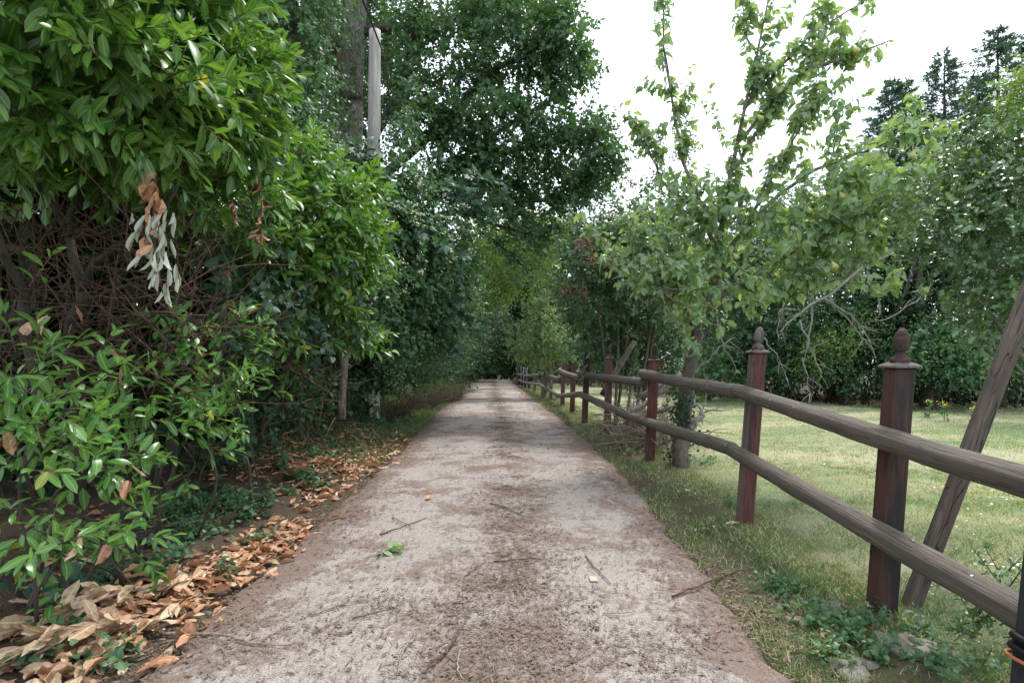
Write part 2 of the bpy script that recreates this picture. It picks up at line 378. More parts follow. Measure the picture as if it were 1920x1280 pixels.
def wood_mat(name, dark, light, stain=None, stain_amt=.5, along=2.0, across=26.0, specks=False, crack=.8, rough=.8, seed=0.0, facex=None):
    """weathered timber with grain along the piece (attribute = along, around, random)"""
    m, N, L = mat_new(name); u, v, r = attr_(N, L)
    cx = N.new('ShaderNodeCombineXYZ'); ang = math_(N, L, 'MULTIPLY', v, 6.2832)
    L.new(math_(N, L, 'MULTIPLY', u, along), cx.inputs[0]); L.new(math_(N, L, 'MULTIPLY', math_(N, L, 'SINE', ang), across / 6), cx.inputs[1])
    L.new(math_(N, L, 'ADD', math_(N, L, 'MULTIPLY', math_(N, L, 'COSINE', ang), across / 6), math_(N, L, 'MULTIPLY', r, 37.0)), cx.inputs[2])
    n1 = noise_(N, L, cx.outputs[0], 2.2, 6, .65)
    n2 = noise_(N, L, cx.outputs[0], .6, 3)
    cr = noise_(N, L, cx.outputs[0], 1.3, 2, .4)
    c = mix_(N, L, rng_(N, L, n1, .33, .68), dark, light)
    c = mix_(N, L, rng_(N, L, n2, .45, .7, 0, .55), c, tuple(x * .45 for x in light))
    if stain:
        g = N.new('ShaderNodeNewGeometry'); mp = N.new('ShaderNodeMapping'); mp.inputs['Scale'].default_value = (14, 14, 2.2); mp.inputs['Location'].default_value = (seed, seed, 0); L.new(g.outputs['Position'], mp.inputs[0])
        ns = noise_(N, L, mp.outputs[0], 1.0, 5, .65)
        c = mix_(N, L, rng_(N, L, ns, .62 - stain_amt * .3, .7 - stain_amt * .2), c, stain)
    if facex:                                     # lane side: weathered grey on some posts, light painted in as brighter red on others
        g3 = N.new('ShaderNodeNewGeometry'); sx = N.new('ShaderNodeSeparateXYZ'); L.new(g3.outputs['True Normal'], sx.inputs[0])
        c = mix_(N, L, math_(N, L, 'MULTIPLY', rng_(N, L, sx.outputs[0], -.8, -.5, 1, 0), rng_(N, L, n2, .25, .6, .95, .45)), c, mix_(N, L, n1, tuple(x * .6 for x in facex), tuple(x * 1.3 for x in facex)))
    ck = rng_(N, L, math_(N, L, 'ABSOLUTE', math_(N, L, 'SUBTRACT', cr, .5)), .0, .018, 1, 0)
    ck = math_(N, L, 'MULTIPLY', ck, rng_(N, L, n2, .42, .55)); c = mix_(N, L, math_(N, L, 'MULTIPLY', ck, crack), c, (.012, .01, .008))
    if specks:
        g2 = N.new('ShaderNodeNewGeometry'); vo = nd(N, 'ShaderNodeTexVoronoi', Scale=16.0); L.new(g2.outputs['Position'], vo.inputs['Vector'])
        sp = rng_(N, L, vo.outputs['Distance'], .07, .1, 1, 0)
        sc = N.new('ShaderNodeSeparateColor'); L.new(vo.outputs['Color'], sc.inputs[0])
        sp = math_(N, L, 'MULTIPLY', sp, math_(N, L, 'GREATER_THAN', sc.outputs[0], .8)); c = mix_(N, L, sp, c, (.7, .7, .68))
    kv = nd(N, 'ShaderNodeTexVoronoi', Scale=.42); L.new(cx.outputs[0], kv.inputs['Vector'])
    c = mix_(N, L, rng_(N, L, kv.outputs['Distance'], .10, .19, .8, 0), c, tuple(x * .3 for x in light))
    p = nd(N, 'ShaderNodeBsdfPrincipled', Roughness=rough); L.new(c, p.inputs['Base Color'])
    b = nd(N, 'ShaderNodeBump', Strength=.9, Distance=.008)
    L.new(math_(N, L, 'SUBTRACT', n1, math_(N, L, 'MULTIPLY', ck, 1.2)), b.inputs['Height']); L.new(b.outputs[0], p.inputs['Normal'])
    o = N.new('ShaderNodeOutputMaterial'); L.new(p.outputs[0], o.inputs[0]); return m
def plain_mat(name, c, rough=.6, metal=0.0, var=.25, scale=12.0):
    m, N, L = mat_new(name); g = N.new('ShaderNodeNewGeometry'); n1 = noise_(N, L, g.outputs['Position'], scale, 5)
    cc = mix_(N, L, n1, tuple(x * (1 - var) for x in c), tuple(min(1, x * (1 + var)) for x in c))
    p = nd(N, 'ShaderNodeBsdfPrincipled', Roughness=rough, Metallic=metal); L.new(cc, p.inputs['Base Color'])
    b = nd(N, 'ShaderNodeBump', Strength=.3, Distance=.01); L.new(n1, b.inputs['Height']); L.new(b.outputs[0], p.inputs['Normal'])
    o = N.new('ShaderNodeOutputMaterial'); L.new(p.outputs[0], o.inputs[0]); return m

def ground_mat():
    m, N, L = mat_new('ground_soil_and_turf'); g = N.new('ShaderNodeNewGeometry'); P = g.outputs['Position']
    u, v, r = attr_(N, L)                               # u: lawn amount, v: bare soil / litter amount
    n1 = noise_(N, L, P, .9, 4); n2 = noise_(N, L, P, 9, 5); n3 = noise_(N, L, P, 60, 4)
    mp = N.new('ShaderNodeMapping'); mp.inputs['Scale'].default_value = (.12, .55, 1); L.new(P, mp.inputs[0]); n4 = noise_(N, L, mp.outputs[0], 1.6, 3)
    green = mix_(N, L, n2, (.08, .14, .05), (.17, .235, .105))
    straw = mix_(N, L, n3, (.29, .27, .15), (.52, .48, .32))
    soil = mix_(N, L, n3, (.045, .032, .022), (.13, .095, .065))
    dry = math_(N, L, 'ADD', rng_(N, L, n4, .38, .60), math_(N, L, 'MULTIPLY', rng_(N, L, n2, .45, .7), .35), True)
    turf = mix_(N, L, math_(N, L, 'MULTIPLY', dry, .85), green, straw)
    turf = mix_(N, L, rng_(N, L, n3, .62, .8, 0, .5), turf, (.05, .07, .02))
    verge = mix_(N, L, rng_(N, L, math_(N, L, 'ADD', n2, math_(N, L, 'MULTIPLY', n1, .6)), .65, .95), soil, mix_(N, L, n3, (.05, .08, .025), (.12, .13, .06)))
    c = mix_(N, L, u, verge, turf); c = mix_(N, L, v, c, soil)
    p = nd(N, 'ShaderNodeBsdfPrincipled', Roughness=.95); p.inputs['Specular IOR Level'].default_value = .15; L.new(c, p.inputs['Base Color'])
    b = nd(N, 'ShaderNodeBump', Strength=.8, Distance=.03); L.new(math_(N, L, 'ADD', n3, n2), b.inputs['Height']); L.new(b.outputs[0], p.inputs['Normal'])
    o = N.new('ShaderNodeOutputMaterial'); L.new(p.outputs[0], o.inputs[0]); return m
def lane_mat():
    m, N, L = mat_new('lane_worn_concrete'); g = N.new('ShaderNodeNewGeometry'); P = g.outputs['Position']
    u, v, r = attr_(N, L)                               # u: -1..1 across, v: metres along
    n0 = noise_(N, L, P, .8, 3); n1 = noise_(N, L, P, 3.2, 6, .65); n2 = noise_(N, L, P, 22, 5, .7); n3 = noise_(N, L, P, 190, 3, .7)
    vo = nd(N, 'ShaderNodeTexVoronoi', Scale=210.0); L.new(P, vo.inputs['Vector'])
    sc = N.new('ShaderNodeSeparateColor'); L.new(vo.outputs['Color'], sc.inputs[0])
    base = mix_(N, L, n1, (.275, .24, .208), (.43, .38, .332))
    base = mix_(N, L, rng_(N, L, n3, .45, .8, 0, .5), base, (.50, .45, .40))
    base = mix_(N, L, rng_(N, L, n3, .48, .3, 0, .7), base, (.15, .12, .10))
    base = mix_(N, L, math_(N, L, 'MULTIPLY', math_(N, L, 'GREATER_THAN', sc.outputs[0], .93), .5), base, (.62, .6, .57))
    base = mix_(N, L, math_(N, L, 'MULTIPLY', math_(N, L, 'LESS_THAN', sc.outputs[1], .10), .55), base, (.10, .075, .06))
    au = math_(N, L, 'ABSOLUTE', u)
    edge = rng_(N, L, au, .68, 1.0)
    mid = rng_(N, L, math_(N, L, 'ABSOLUTE', math_(N, L, 'SUBTRACT', u, .08)), .0, .34, 1, 0)
    mid = math_(N, L, 'MULTIPLY', mid, rng_(N, L, v, 4, 12, .6, 1))
    amt = math_(N, L, 'ADD', math_(N, L, 'MULTIPLY', edge, .36), math_(N, L, 'MULTIPLY', mid, .17))
    wide = math_(N, L, 'ADD', math_(N, L, 'ADD', n1, math_(N, L, 'MULTIPLY', n0, .75)), amt)
    lit = rng_(N, L, math_(N, L, 'ADD', wide, math_(N, L, 'MULTIPLY', n2, .85)), 1.29, 1.48)
    litc = mix_(N, L, n2, (.085, .055, .042), (.25, .165, .125)); litc = mix_(N, L, rng_(N, L, n3, .5, .7), litc, (.33, .23, .18))
    c = mix_(N, L, math_(N, L, 'MULTIPLY', lit, .85), base, litc)
    mo = rng_(N, L, math_(N, L, 'ADD', math_(N, L, 'ADD', math_(N, L, 'MULTIPLY', n2, .8), math_(N, L, 'MULTIPLY', n1, .6)), math_(N, L, 'MULTIPLY', mid, .22)), .88, .93)
    c = mix_(N, L, math_(N, L, 'MULTIPLY', mo, .85), c, mix_(N, L, n3, (.035, .027, .018), (.10, .075, .05)))
    p = nd(N, 'ShaderNodeBsdfPrincipled', Roughness=.9); p.inputs['Specular IOR Level'].default_value = .25; L.new(c, p.inputs['Base Color'])
    b = nd(N, 'ShaderNodeBump', Strength=.7, Distance=.012); L.new(math_(N, L, 'ADD', math_(N, L, 'ADD', n3, math_(N, L, 'MULTIPLY', lit, 1.0)), n2), b.inputs['Height']); L.new(b.outputs[0], p.inputs['Normal'])
    o = N.new('ShaderNodeOutputMaterial'); L.new(p.outputs[0], o.inputs[0]); return m

M_GROUND, M_LANE = ground_mat(), lane_mat()
M_LAUREL = leaf_mat('laurel_leaf', (.022, .085, .018), (.15, .31, .055), .36, .28, rib=.5, spec=.45, spots=((.12, .12, .03), 30, .35), special=((.30, .30, .04), .006))
M_LAUREL2 = leaf_mat('laurel_leaf_sprout', (.045, .135, .03), (.15, .31, .07), .28, .33, rib=.55, spec=.55, special=((.28, .30, .05), .012))
M_PEAR = leaf_mat('pear_leaf', (.115, .21, .105), (.26, .37, .195), .25, .42, rib=.35, back=1.4, spec=.55)
M_PEAR_FRUIT = plain_mat('pear_skin', (.36, .36, .10), .45, 0, .3, 30)
M_HOLLY = leaf_mat('holly_leaf', (.03, .085, .025), (.11, .205, .06), .2, .15, rib=.4, spec=.6)
M_TREE = leaf_mat('broadleaf_dark', (.036, .09, .044), (.10, .18, .08), .42, .38, rib=0, tint=(1.6, 1.7, .6))
M_CLIMB = leaf_mat('climber_leaf', (.032, .098, .04), (.10, .20, .075), .45, .28, rib=.25)
M_SYCAM = leaf_mat('sycamore_leaf', (.022, .07, .045), (.06, .13, .075), .5, .25, rib=.3)
M_BACKLIT = leaf_mat('backlit_leaf', (.06, .135, .03), (.17, .26, .07), .5, .45, rib=0)  # light coming through the leaves, painted as lighter olive green
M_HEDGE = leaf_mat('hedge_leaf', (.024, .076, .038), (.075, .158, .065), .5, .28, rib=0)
M_BRIGHT = leaf_mat('bright_leaf', (.085, .175, .05), (.21, .31, .10), .5, .4, rib=0)
M_LILAC = leaf_mat('lilac_leaf', (.042, .105, .055), (.125, .22, .11), .42, .3, rib=.25)
M_IVY_SHADE = leaf_mat('ivy_and_shaded_leaf', (.013, .044, .018), (.042, .09, .032), .5, .15, rib=0, spec=.25)  # ivy colour, also used to paint shade onto hollow and lane-end foliage
M_CONIF = leaf_mat('conifer_spray', (.035, .09, .065), (.09, .165, .115), .6, .25, rib=0)
M_NETTLE = leaf_mat('nettle_leaf', (.035, .10, .045), (.085, .175, .075), .55, .25, rib=.3)
M_GRASS = leaf_mat('grass_blade', (.065, .125, .04), (.19, .26, .105), .6, .3, rib=0, special=((.46, .41, .27), .26))
M_LAWN = leaf_mat('lawn_blade', (.08, .145, .05), (.21, .285, .125), .6, .3, rib=0, special=((.50, .47, .32), .32), patch=True)
M_BANKGRASS = leaf_mat('bank_grass_blade', (.05, .105, .03), (.14, .215, .075), .6, .3, rib=0, special=((.36, .32, .18), .08))
M_DEADLEAF = leaf_mat('dry_leaf_orange', (.25, .10, .045), (.60, .34, .19), .5, .1, (1.3, 1, .6), 1.15, .3, ((.11, .05, .028), 40, .75))
M_DEADPALE = leaf_mat('dry_leaf_tan', (.33, .20, .11), (.64, .50, .33), .55, .1, (1.3, 1, .6), 1.1, .35, ((.16, .08, .045), 45, .8))
M_WITHER = leaf_mat('withered_leaf_grey_green', (.30, .33, .24), (.48, .52, .40), .6, .15, (1.1, 1.1, .8), 1.1, .2)
M_FLOWER = leaf_mat('flower_cream', (.5, .5, .38), (.68, .68, .55), .6, .2, rib=0)
M_SEED = leaf_mat('seed_head_brown', (.11, .05, .028), (.26, .12, .06), .8, .05, rib=0)
M_YELLOW = leaf_mat('flower_yellow', (.6, .5, .03), (.75, .65, .06), .6, .2, rib=0)
M_BERRY = plain_mat('berry_orange', (.55, .16, .03), .4)
M_BARK = bark_mat('bark_grey_brown', (.05, .042, .035), (.17, .145, .12), 16, (.08, .085, .05))
M_BARKD = bark_mat('bark_dark', (.022, .018, .015), (.085, .068, .055), 18)
M_PEARBARK = bark_mat('pear_bark', (.075, .062, .053), (.30, .26, .23), 26, (.13, .13, .09))
M_PEARTRUNK = bark_mat('pear_trunk_bark', (.04, .03, .025), (.155, .12, .098), 22, (.09, .085, .06))
M_TWIG = bark_mat('twig_red_brown', (.05, .028, .02), (.15, .088, .06), 40)
M_DRYTWIG = bark_mat('twig_dry_pale', (.16, .12, .09), (.36, .29, .22), 40)
M_LICHEN = bark_mat('twig_lichen_grey', (.17, .15, .13), (.40, .38, .33), 50)
M_RAIL = wood_mat('rail_weathered_wood', (.056, .045, .035), (.21, .172, .132), specks=True, crack=.95)
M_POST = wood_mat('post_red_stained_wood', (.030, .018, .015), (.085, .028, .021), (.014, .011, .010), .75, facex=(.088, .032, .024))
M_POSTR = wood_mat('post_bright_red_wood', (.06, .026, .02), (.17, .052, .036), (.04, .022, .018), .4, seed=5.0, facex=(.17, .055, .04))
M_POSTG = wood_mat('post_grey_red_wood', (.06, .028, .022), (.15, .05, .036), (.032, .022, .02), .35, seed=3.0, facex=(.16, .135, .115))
M_POSTB = wood_mat('post_black_wood', (.008, .008, .010), (.025, .026, .030))
M_CAP = wood_mat('cap_grey_wood', (.06, .05, .043), (.19, .165, .14), (.05, .02, .015), .35, seed=7.0)
M_FINIAL = wood_mat('finial_dark_wood', (.018, .012, .010), (.07, .035, .026), (.11, .03, .02), .25, along=30, across=8, seed=1.0)
M_BEAM = wood_mat('beam_brown_wood', (.055, .042, .035), (.15, .118, .098), (.085, .05, .038), .3)
M_POLE = wood_mat('pole_pale_wood', (.34, .31, .28), (.55, .51, .46), along=1.2, across=40, crack=.5)
M_STONE = plain_mat('rubble_concrete', (.20, .175, .145), .95, 0, .75, 55)
M_IRON = plain_mat('iron_black', (.015, .014, .014), .5, .6)
M_RUST = plain_mat('rusty_orange', (.35, .11, .045), .8)
M_CABLE = plain_mat('cable_black', (.012, .012, .012), .6)
M_CHIP = leaf_mat('wood_chip', (.05, .032, .023), (.27, .19, .145), .8, 0, rib=0)
M_BIN = plain_mat('pale_grey_plastic', (.42, .45, .48), .5)

# ------------------------------------------------------------------ setting: ground and lane
def build_ground():
    xs = np.unique(np.concatenate([np.arange(-8, 10.01, .12), np.linspace(-140, -8, 30), np.linspace(10, 140, 30)]))
    ys = np.unique(np.concatenate([np.arange(-4, 14, .15), np.arange(14, 60, .6), np.linspace(60, 260, 26), [-30, -15]]))
    X, Y = np.meshgrid(xs, ys); rg = np.random.default_rng(1)
    Z = gz(X, Y) + .008 * rg.standard_normal(X.shape) * (np.abs(X) < 9)
    inl = np.abs(X - lane_x(Y)) < LANE_HW - .08
    Z = np.where(inl, Z - .05, Z)
    lawn = sstep(.35, 1.1, X - lane_x(Y) - LANE_HW)
    wood = sstep(24, 34, Y) * sstep(14, 6, X) + sstep(1.0, 1.3, -X + lane_x(Y)) * sstep(8, 5.5, Y) + sstep(2.2, 3.0, -X + lane_x(Y))
    wood = wood + sstep(0, 1.2, Y - np.interp(X, [2, 5, 7.5, 10, 12.5, 16], [30, 18.2, 15.6, 13.9, 12.6, 10.5])) * (X > 2)
    V = np.stack([X, Y, Z], -1).reshape(-1, 3); A = np.stack([lawn, np.clip(wood, 0, 1), 0 * X], -1).reshape(-1, 3)
    n, s = X.shape; i = np.arange(n - 1)[:, None] * s; j = np.arange(s - 1)[None]
    q = np.stack([i + j, i + j + 1, i + s + j + 1, i + s + j], -1).reshape(-1, 4)
    mb = MB(); mb.add(V, np.concatenate([q[:, [0, 1, 2]], q[:, [0, 2, 3]]]), A)
    tag(mb.build('ground', M_GROUND), kind='structure')
def build_lane():
    ys = np.concatenate([np.arange(-3, 12, .1), np.arange(12, 70, .5)]); us = np.linspace(-1, 1, 33); rg = np.random.default_rng(2)
    U, Y = np.meshgrid(us, ys)
    wob = .02 * np.sin(Y * 1.3) + .015 * np.sin(Y * 3.7 + 1) + .03 * np.sin(Y * 9.1 + 2) * np.sin(Y * 2.3) + .022 * np.sin(Y * 23 + np.sin(Y * 5))
    wobr = .02 * np.sin(Y * 1.1 + 2) + .015 * np.sin(Y * 4.3) + .03 * np.sin(Y * 11 + 1) * np.sin(Y * 1.9) + .02 * np.sin(Y * 27 + np.sin(Y * 4))
    X = lane_x(Y) + U * LANE_HW + np.where(U < 0, wob * U * U, wobr * U * U)
    Z = np.interp(Y, _by, _bz) + .035 - .03 * U ** 6 + .006 * np.sin(Y * 2.1 + U * 3) - .012 * np.exp(-((np.abs(U) - .55) / .2) ** 2)
    Z = np.where(np.abs(U) > .99, Z - .05, Z)
    V = np.stack([X, Y, Z], -1).reshape(-1, 3); A = np.stack([U, Y, 0 * U], -1).reshape(-1, 3)
    n, s = X.shape; i = np.arange(n - 1)[:, None] * s; j = np.arange(s - 1)[None]
    q = np.stack([i + j, i + j + 1, i + s + j + 1, i + s + j], -1).reshape(-1, 4)
    mb = MB(); mb.add(V, np.concatenate([q[:, [0, 1, 2]], q[:, [0, 2, 3]]]), A)
    tag(mb.build('lane', M_LANE), kind='structure')
def lane_z(x, y):
    u = (x - lane_x(y)) / LANE_HW
    return np.interp(y, _by, _bz) + .035 - .03 * np.clip(np.abs(u), 0, 1) ** 6 + .006 * np.sin(y * 2.1 + u * 3) - .012 * np.exp(-((np.abs(u) - .55) / .2) ** 2)
def surf_z(x, y):
    return np.where(np.abs(x - lane_x(y)) < LANE_HW, lane_z(x, y), gz(x, y))
def on_lane(px, py):
    for Y in np.arange(1.5, 40, .02):
        p = at(px, py, Y)
        if p[2] <= float(surf_z(p[0], p[1])): break
    p[2] = float(surf_z(p[0], p[1])); return p
build_ground(); build_lane()

# ------------------------------------------------------------------ fence
#        X      Y     lean   top z  finial  kind
POSTS = [(1.80, 1.66, .08, 1.17, True, 'dark'), (1.72, 2.63, .10, 1.19, True, 'red'), (1.64, 3.98, .11, 1.25, True, 'redgrey'), (1.53, 6.25, .06, 1.15, True, 'red'),
         (1.37, 8.1, .04, 1.15, True, 'redgrey'), (1.28, 9.9, .05, 1.19, False, 'redgrey'), (1.29, 12.0, .03, .98, False, 'red'), (1.26, 14.0, .05, .93, False, 'grey'),
         (1.13, 16.3, .02, .87, False, 'grey'), (1.02, 18.6, .01, .83, False, 'grey'), (.86, 21.2, .02, .58, False, 'grey'), (.72, 23.6, .0, .52, False, 'black'),
         (.60, 25.4, .0, .45, False, 'black'), (.50, 27.0, .0, .42, False, 'black'), (.40, 28.6, .0, .36, False, 'black'), (.32, 30.2, .0, .30, False, 'black')]
def post_x(i, z):
    x, y, ln, top, *_ = POSTS[i]; return x + ln * z / 1.2
def build_fence():
    f = thing('rail_fence', gpt(1.7, 2.6), 'weathered timber fence of red-stained posts and round rails along the right of the lane', 'fence')
    rg = np.random.default_rng(5)
    for i, (x, y, ln, top, fin, kind) in enumerate(POSTS):
        g0 = float(gz(x, y)); w = .047 if i < 5 else .05; mb = MB()
        M = np.eye(4); M[:3, 3] = (x, y, 0); M[0, 2] = ln / 1.2; M[1, 2] = .01 * rg.standard_normal()
        h = top - .028 if fin else top
        box(mb, (-w, -w, g0 - .3), (w, w, h), rnd=rg.random(), M=M, bev=.006)
        if kind == 'redgrey' or kind == 'red':           # facing board of the red-stained face
            pass
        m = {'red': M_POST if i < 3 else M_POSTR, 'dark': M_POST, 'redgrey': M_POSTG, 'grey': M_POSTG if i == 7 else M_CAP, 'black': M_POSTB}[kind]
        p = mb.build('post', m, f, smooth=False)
        if kind == 'black': p['label'] = 'black-painted short post at the far end'
        if fin:
            mb = MB(); c = w + .028
            rings = [[(sx * c, sy * c, z) for sx, sy in ((-1, -1), (1, -1), (1, 1), (-1, 1))] for c, z in ((w + .012, h + .001), (w + .017, h + .007), (w + .014, h + .014), (w - .004, h + .024), (w - .012, h + .029))]
            loft(mb, rings, M=M); mb.build('cap', M_CAP, p, smooth=False)
            mb = MB(); prof = [(.041, 0), (.042, .010), (.036, .022), (.026, .034), (.018, .043), (.0185, .049), (.026, .055), (.032, .066), (.0345, .084), (.0335, .106), (.029, .128), (.021, .146), (.012, .157), (.004, .162)]
            a = np.linspace(0, 2 * np.pi, 14, endpoint=False)
            loft(mb, [[(r * math.cos(t), r * math.sin(t), h + .028 + z) for t in a] for r, z in prof], M=M)
            mb.build('finial', M_CAP if i == 2 else M_FINIAL, p)
    def rail(a, b, r0, r1, knots=0):
        a = np.array(a); b = np.array(b); n = 26
        P = np.array([a + (b - a) * t for t in np.linspace(0, 1, n)]); L = np.linalg.norm(b - a)
        e = np.sin(np.linspace(0, np.pi, n)); P[:, 2] += e * (-.010 + .0015 * np.cumsum(rg.standard_normal(n))); P[:, 0] += e * .001 * np.cumsum(rg.standard_normal(n))
        R = np.linspace(r0, r1, n) * (1 + .02 * rg.standard_normal(n)); R[0] *= .96; R[-1] *= .96; k_ = rg.integers(3, n - 3, 3); R[k_] *= 1.05
        mb = MB(); tube(mb, P, R, 14, rg.random(), True, 0, .012, rg); return mb.build('rail', M_RAIL, f)
    off = .095
    def node(i, z, dy=0, dx=0): return (post_x(i, z) - off + dx, POSTS[i][1] + dy, z)
    rail(node(2, .955, .10), node(0, .775, -.5), .050, .058)
    rail(node(3, .975, .14), node(2, .945, .09, .012), .056, .052)
    rail(node(5, .815, .15), node(3, .875, .10, .02), .056, .052)
    rail(node(7, .72, .2), node(5, .74, .1, .02), .056, .05)
    rail(node(9, .47, .3), node(7, .50, .1, .02), .055, .055)
    rail(node(12, .06, .2), node(9, .42, -.1), .055, .05)
    rail(node(15, -.05, .2), node(12, .10, -.1), .05, .05)
    rail(node(2, .525, .10), node(0, .345, -.06), .052, .060)
    rail(node(3, .455, .05), node(2, .528, .10, .008), .052, .052)
    rail(node(5, .455, .1), node(3, .455, .08), .055, .052)
    rail(node(7, .09, .1), node(5, .455, .06), .052, .055)
    rail(node(9, .08, .1), node(7, .09, .06), .052, .055)
    rail(node(12, -.22, .1), node(9, .08, .1), .05, .055)
    rail(node(15, -.34, .1), node(12, -.22, .1), .05, .05)
build_fence()
def build_gate_post():
    g0 = float(gz(1.475, 1.62)); t = thing('gate_post', (1.475, 1.62, g0), 'black gate post with iron bands cut off by the bottom right picture edge', 'post')
    mb = MB(); M = np.eye(4); M[:3, 3] = (1.47, 1.62, 0); M[0, 2] = .12; box(mb, (-.043, -.043, g0 - .2), (.043, .043, 1.15), M=M, bev=.006); mb.build('post', M_POSTB, t, smooth=False)
    a = np.linspace(0, 2 * np.pi, 21); x0 = 1.47 + .043
    for z, r, R, m, nm in [(.40, .012, .054, M_IRON, 'iron_band'), (.370, .011, .060, M_IRON, 'iron_band'), (.345, .0055, .072, M_RUST, 'rusty_band')]:
        mb = MB(); tube(mb, [(x0 + R * math.cos(q), 1.62 + R * math.sin(q), z - .02 * math.cos(q)) for q in a], r, 8, cap=False); mb.build(nm, m, t)
build_gate_post()
def build_beam():
    b0 = at(1702, 1150, 2.72); b1 = at(1962, 470, 2.62); d = nrm(b1 - b0); mb = MB(); b0 = b0 - d * .06
    X = nrm(np.cross(d, [0.25, 1, 0])); Y = np.cross(d, X); L = np.linalg.norm(b1 - b0)
    M = np.eye(4); M[:3, 0] = X; M[:3, 1] = Y; M[:3, 2] = d; M[:3, 3] = b0
    box(mb, (-.036, -.024, 0), (.036, .024, L), M=M, bev=.004)
    o = one('leaning_beam', mb, M_BEAM, 'long brown squared timber leaning over behind the nearest finial post', 'beam', smooth=False, origin=b0)
    mb = MB(); p = at(1775, 915, 2.60); tube(mb, [p, p + [-.02, -.03, .012]], .004, 5); mb.build('nail', M_IRON, o)
build_beam()

# ------------------------------------------------------------------ left side: laurels
def build_laurel_near():
    rg = np.random.default_rng(11); base = gpt(-2.75, 3.6)
    t = thing('laurel_shrub', base, 'large glossy cherry laurel overhanging the near left corner', 'shrub')
    blobs = [pb(110, 120, 2.55, 235, .6, 190), pb(330, 200, 3.15, 150, .55, 150), pb(300, 60, 3.0, 140, .5, 120), pb(30, 10, 2.2, 200, .5, 180), pb(415, 300, 3.7, 85, .4, 95),
             pb(200, -200, 2.8, 300, .8, 200), pb(60, 230, 2.9, 170, .5, 90), pb(230, 290, 3.1, 130, .45, 80), pb(370, 390, 3.8, 80, .4, 60), pb(420, 180, 3.6, 70, .4, 80)]
    P, D = blob_pts(clumps(blobs, 8, .42, rg, .75), 900, rg, .45, (.5, -.25, .2), .4, .2); tw = MB()
    L1 = shoots(P, D, .30, 12, .125, rg, 72, 22, .62, .28, .15, .25, tw, .0035)
    P, D = blob_pts([(-2.3, 2.4, 3.9, .9, 1.2, .5), (-2.1, 1.2, 3.4, .7, .9, .6), (-2.6, 3.4, 4.1, .8, 1.0, .6), pb(60, 100, 4.2, 330, .8, 250), pb(330, 150, 4.6, 150, .6, 200), pb(-250, 250, 3.4, 200, 1.0, 300)], 800, rg, .3, (.3, -.2, .2), .6)  # high blobs above the view, added to shade the leaves below
    L2 = shoots(P, D, .32, 11, .13, rg, 72, 25, .6, .3, .15, .25, tw, .0035)
    foliage(t, 'laurel', LAUREL, M_LAUREL, L1, rg, 300); foliage(t, 'laurel_low', LAUREL_LOW, M_LAUREL, L2, rg, 0, 'inner_and_shade_foliage')
    tw.build('twigs', M_TWIG, t, kind='stuff')
    stems = [([(150, 930, 3.6), (140, 760, 3.5), (125, 640, 3.4), (150, 545, 3.3), (130, 440, 3.3), (60, 330, 3.2), (20, 200, 3.0)], .055),
             ([(150, 545, 3.3), (190, 480, 3.2), (260, 440, 3.15), (330, 350, 3.1), (370, 240, 3.2)], .032), ([(60, 900, 3.3), (70, 720, 3.1), (40, 560, 3.0), (0, 440, 2.8), (-60, 300, 2.7)], .05),
             ([(230, 900, 3.9), (240, 700, 3.8), (205, 590, 3.7), (250, 500, 3.6), (330, 430, 3.6), (420, 330, 3.7)], .035), ([(125, 640, 3.4), (60, 620, 3.2), (0, 590, 3.0), (-80, 560, 2.8)], .03),
             ([(100, 720, 3.5), (200, 640, 3.3), (290, 590, 3.1), (370, 540, 3.0)], .02), ([(170, 560, 3.3), (270, 520, 3.1), (330, 470, 2.95)], .018), ([(130, 440, 3.3), (160, 340, 3.2), (250, 200, 3.2)], .03)]
    for pts, r in stems:
        r *= .68; mb = MB(); Q = smooth_path([at(*p) for p in pts], 16); Q[1:-1] += rg.normal(0, .012, (14, 3)); tube(mb, Q, np.linspace(r, r * .45, 16), 8, rg.random(), True, 0, .08, rg); mb.build('stem', M_BARKD, t)
    mb = MB()
    for k in range(480):
        a = at(rg.uniform(-40, 400), rg.uniform(430, 760), rg.uniform(2.9, 4.2)); d = nrm(np.array([rg.normal(.25, .6), rg.normal(-.2, .3), abs(rg.normal(.5, .5))])); l = rg.uniform(.25, .8)
        bd = rg.normal(0, .22, 3) * l; Q = np.array([a + d * l * s + bd * s * s + rg.normal(0, .012, 3) for s in (0, .25, .5, .75, 1)]); tube(mb, Q, np.linspace(rg.uniform(.002, .0065), .0012, 5), 4, rg.random())
    mb.build('bare_twigs', M_TWIG, t, kind='stuff')
build_laurel_near()

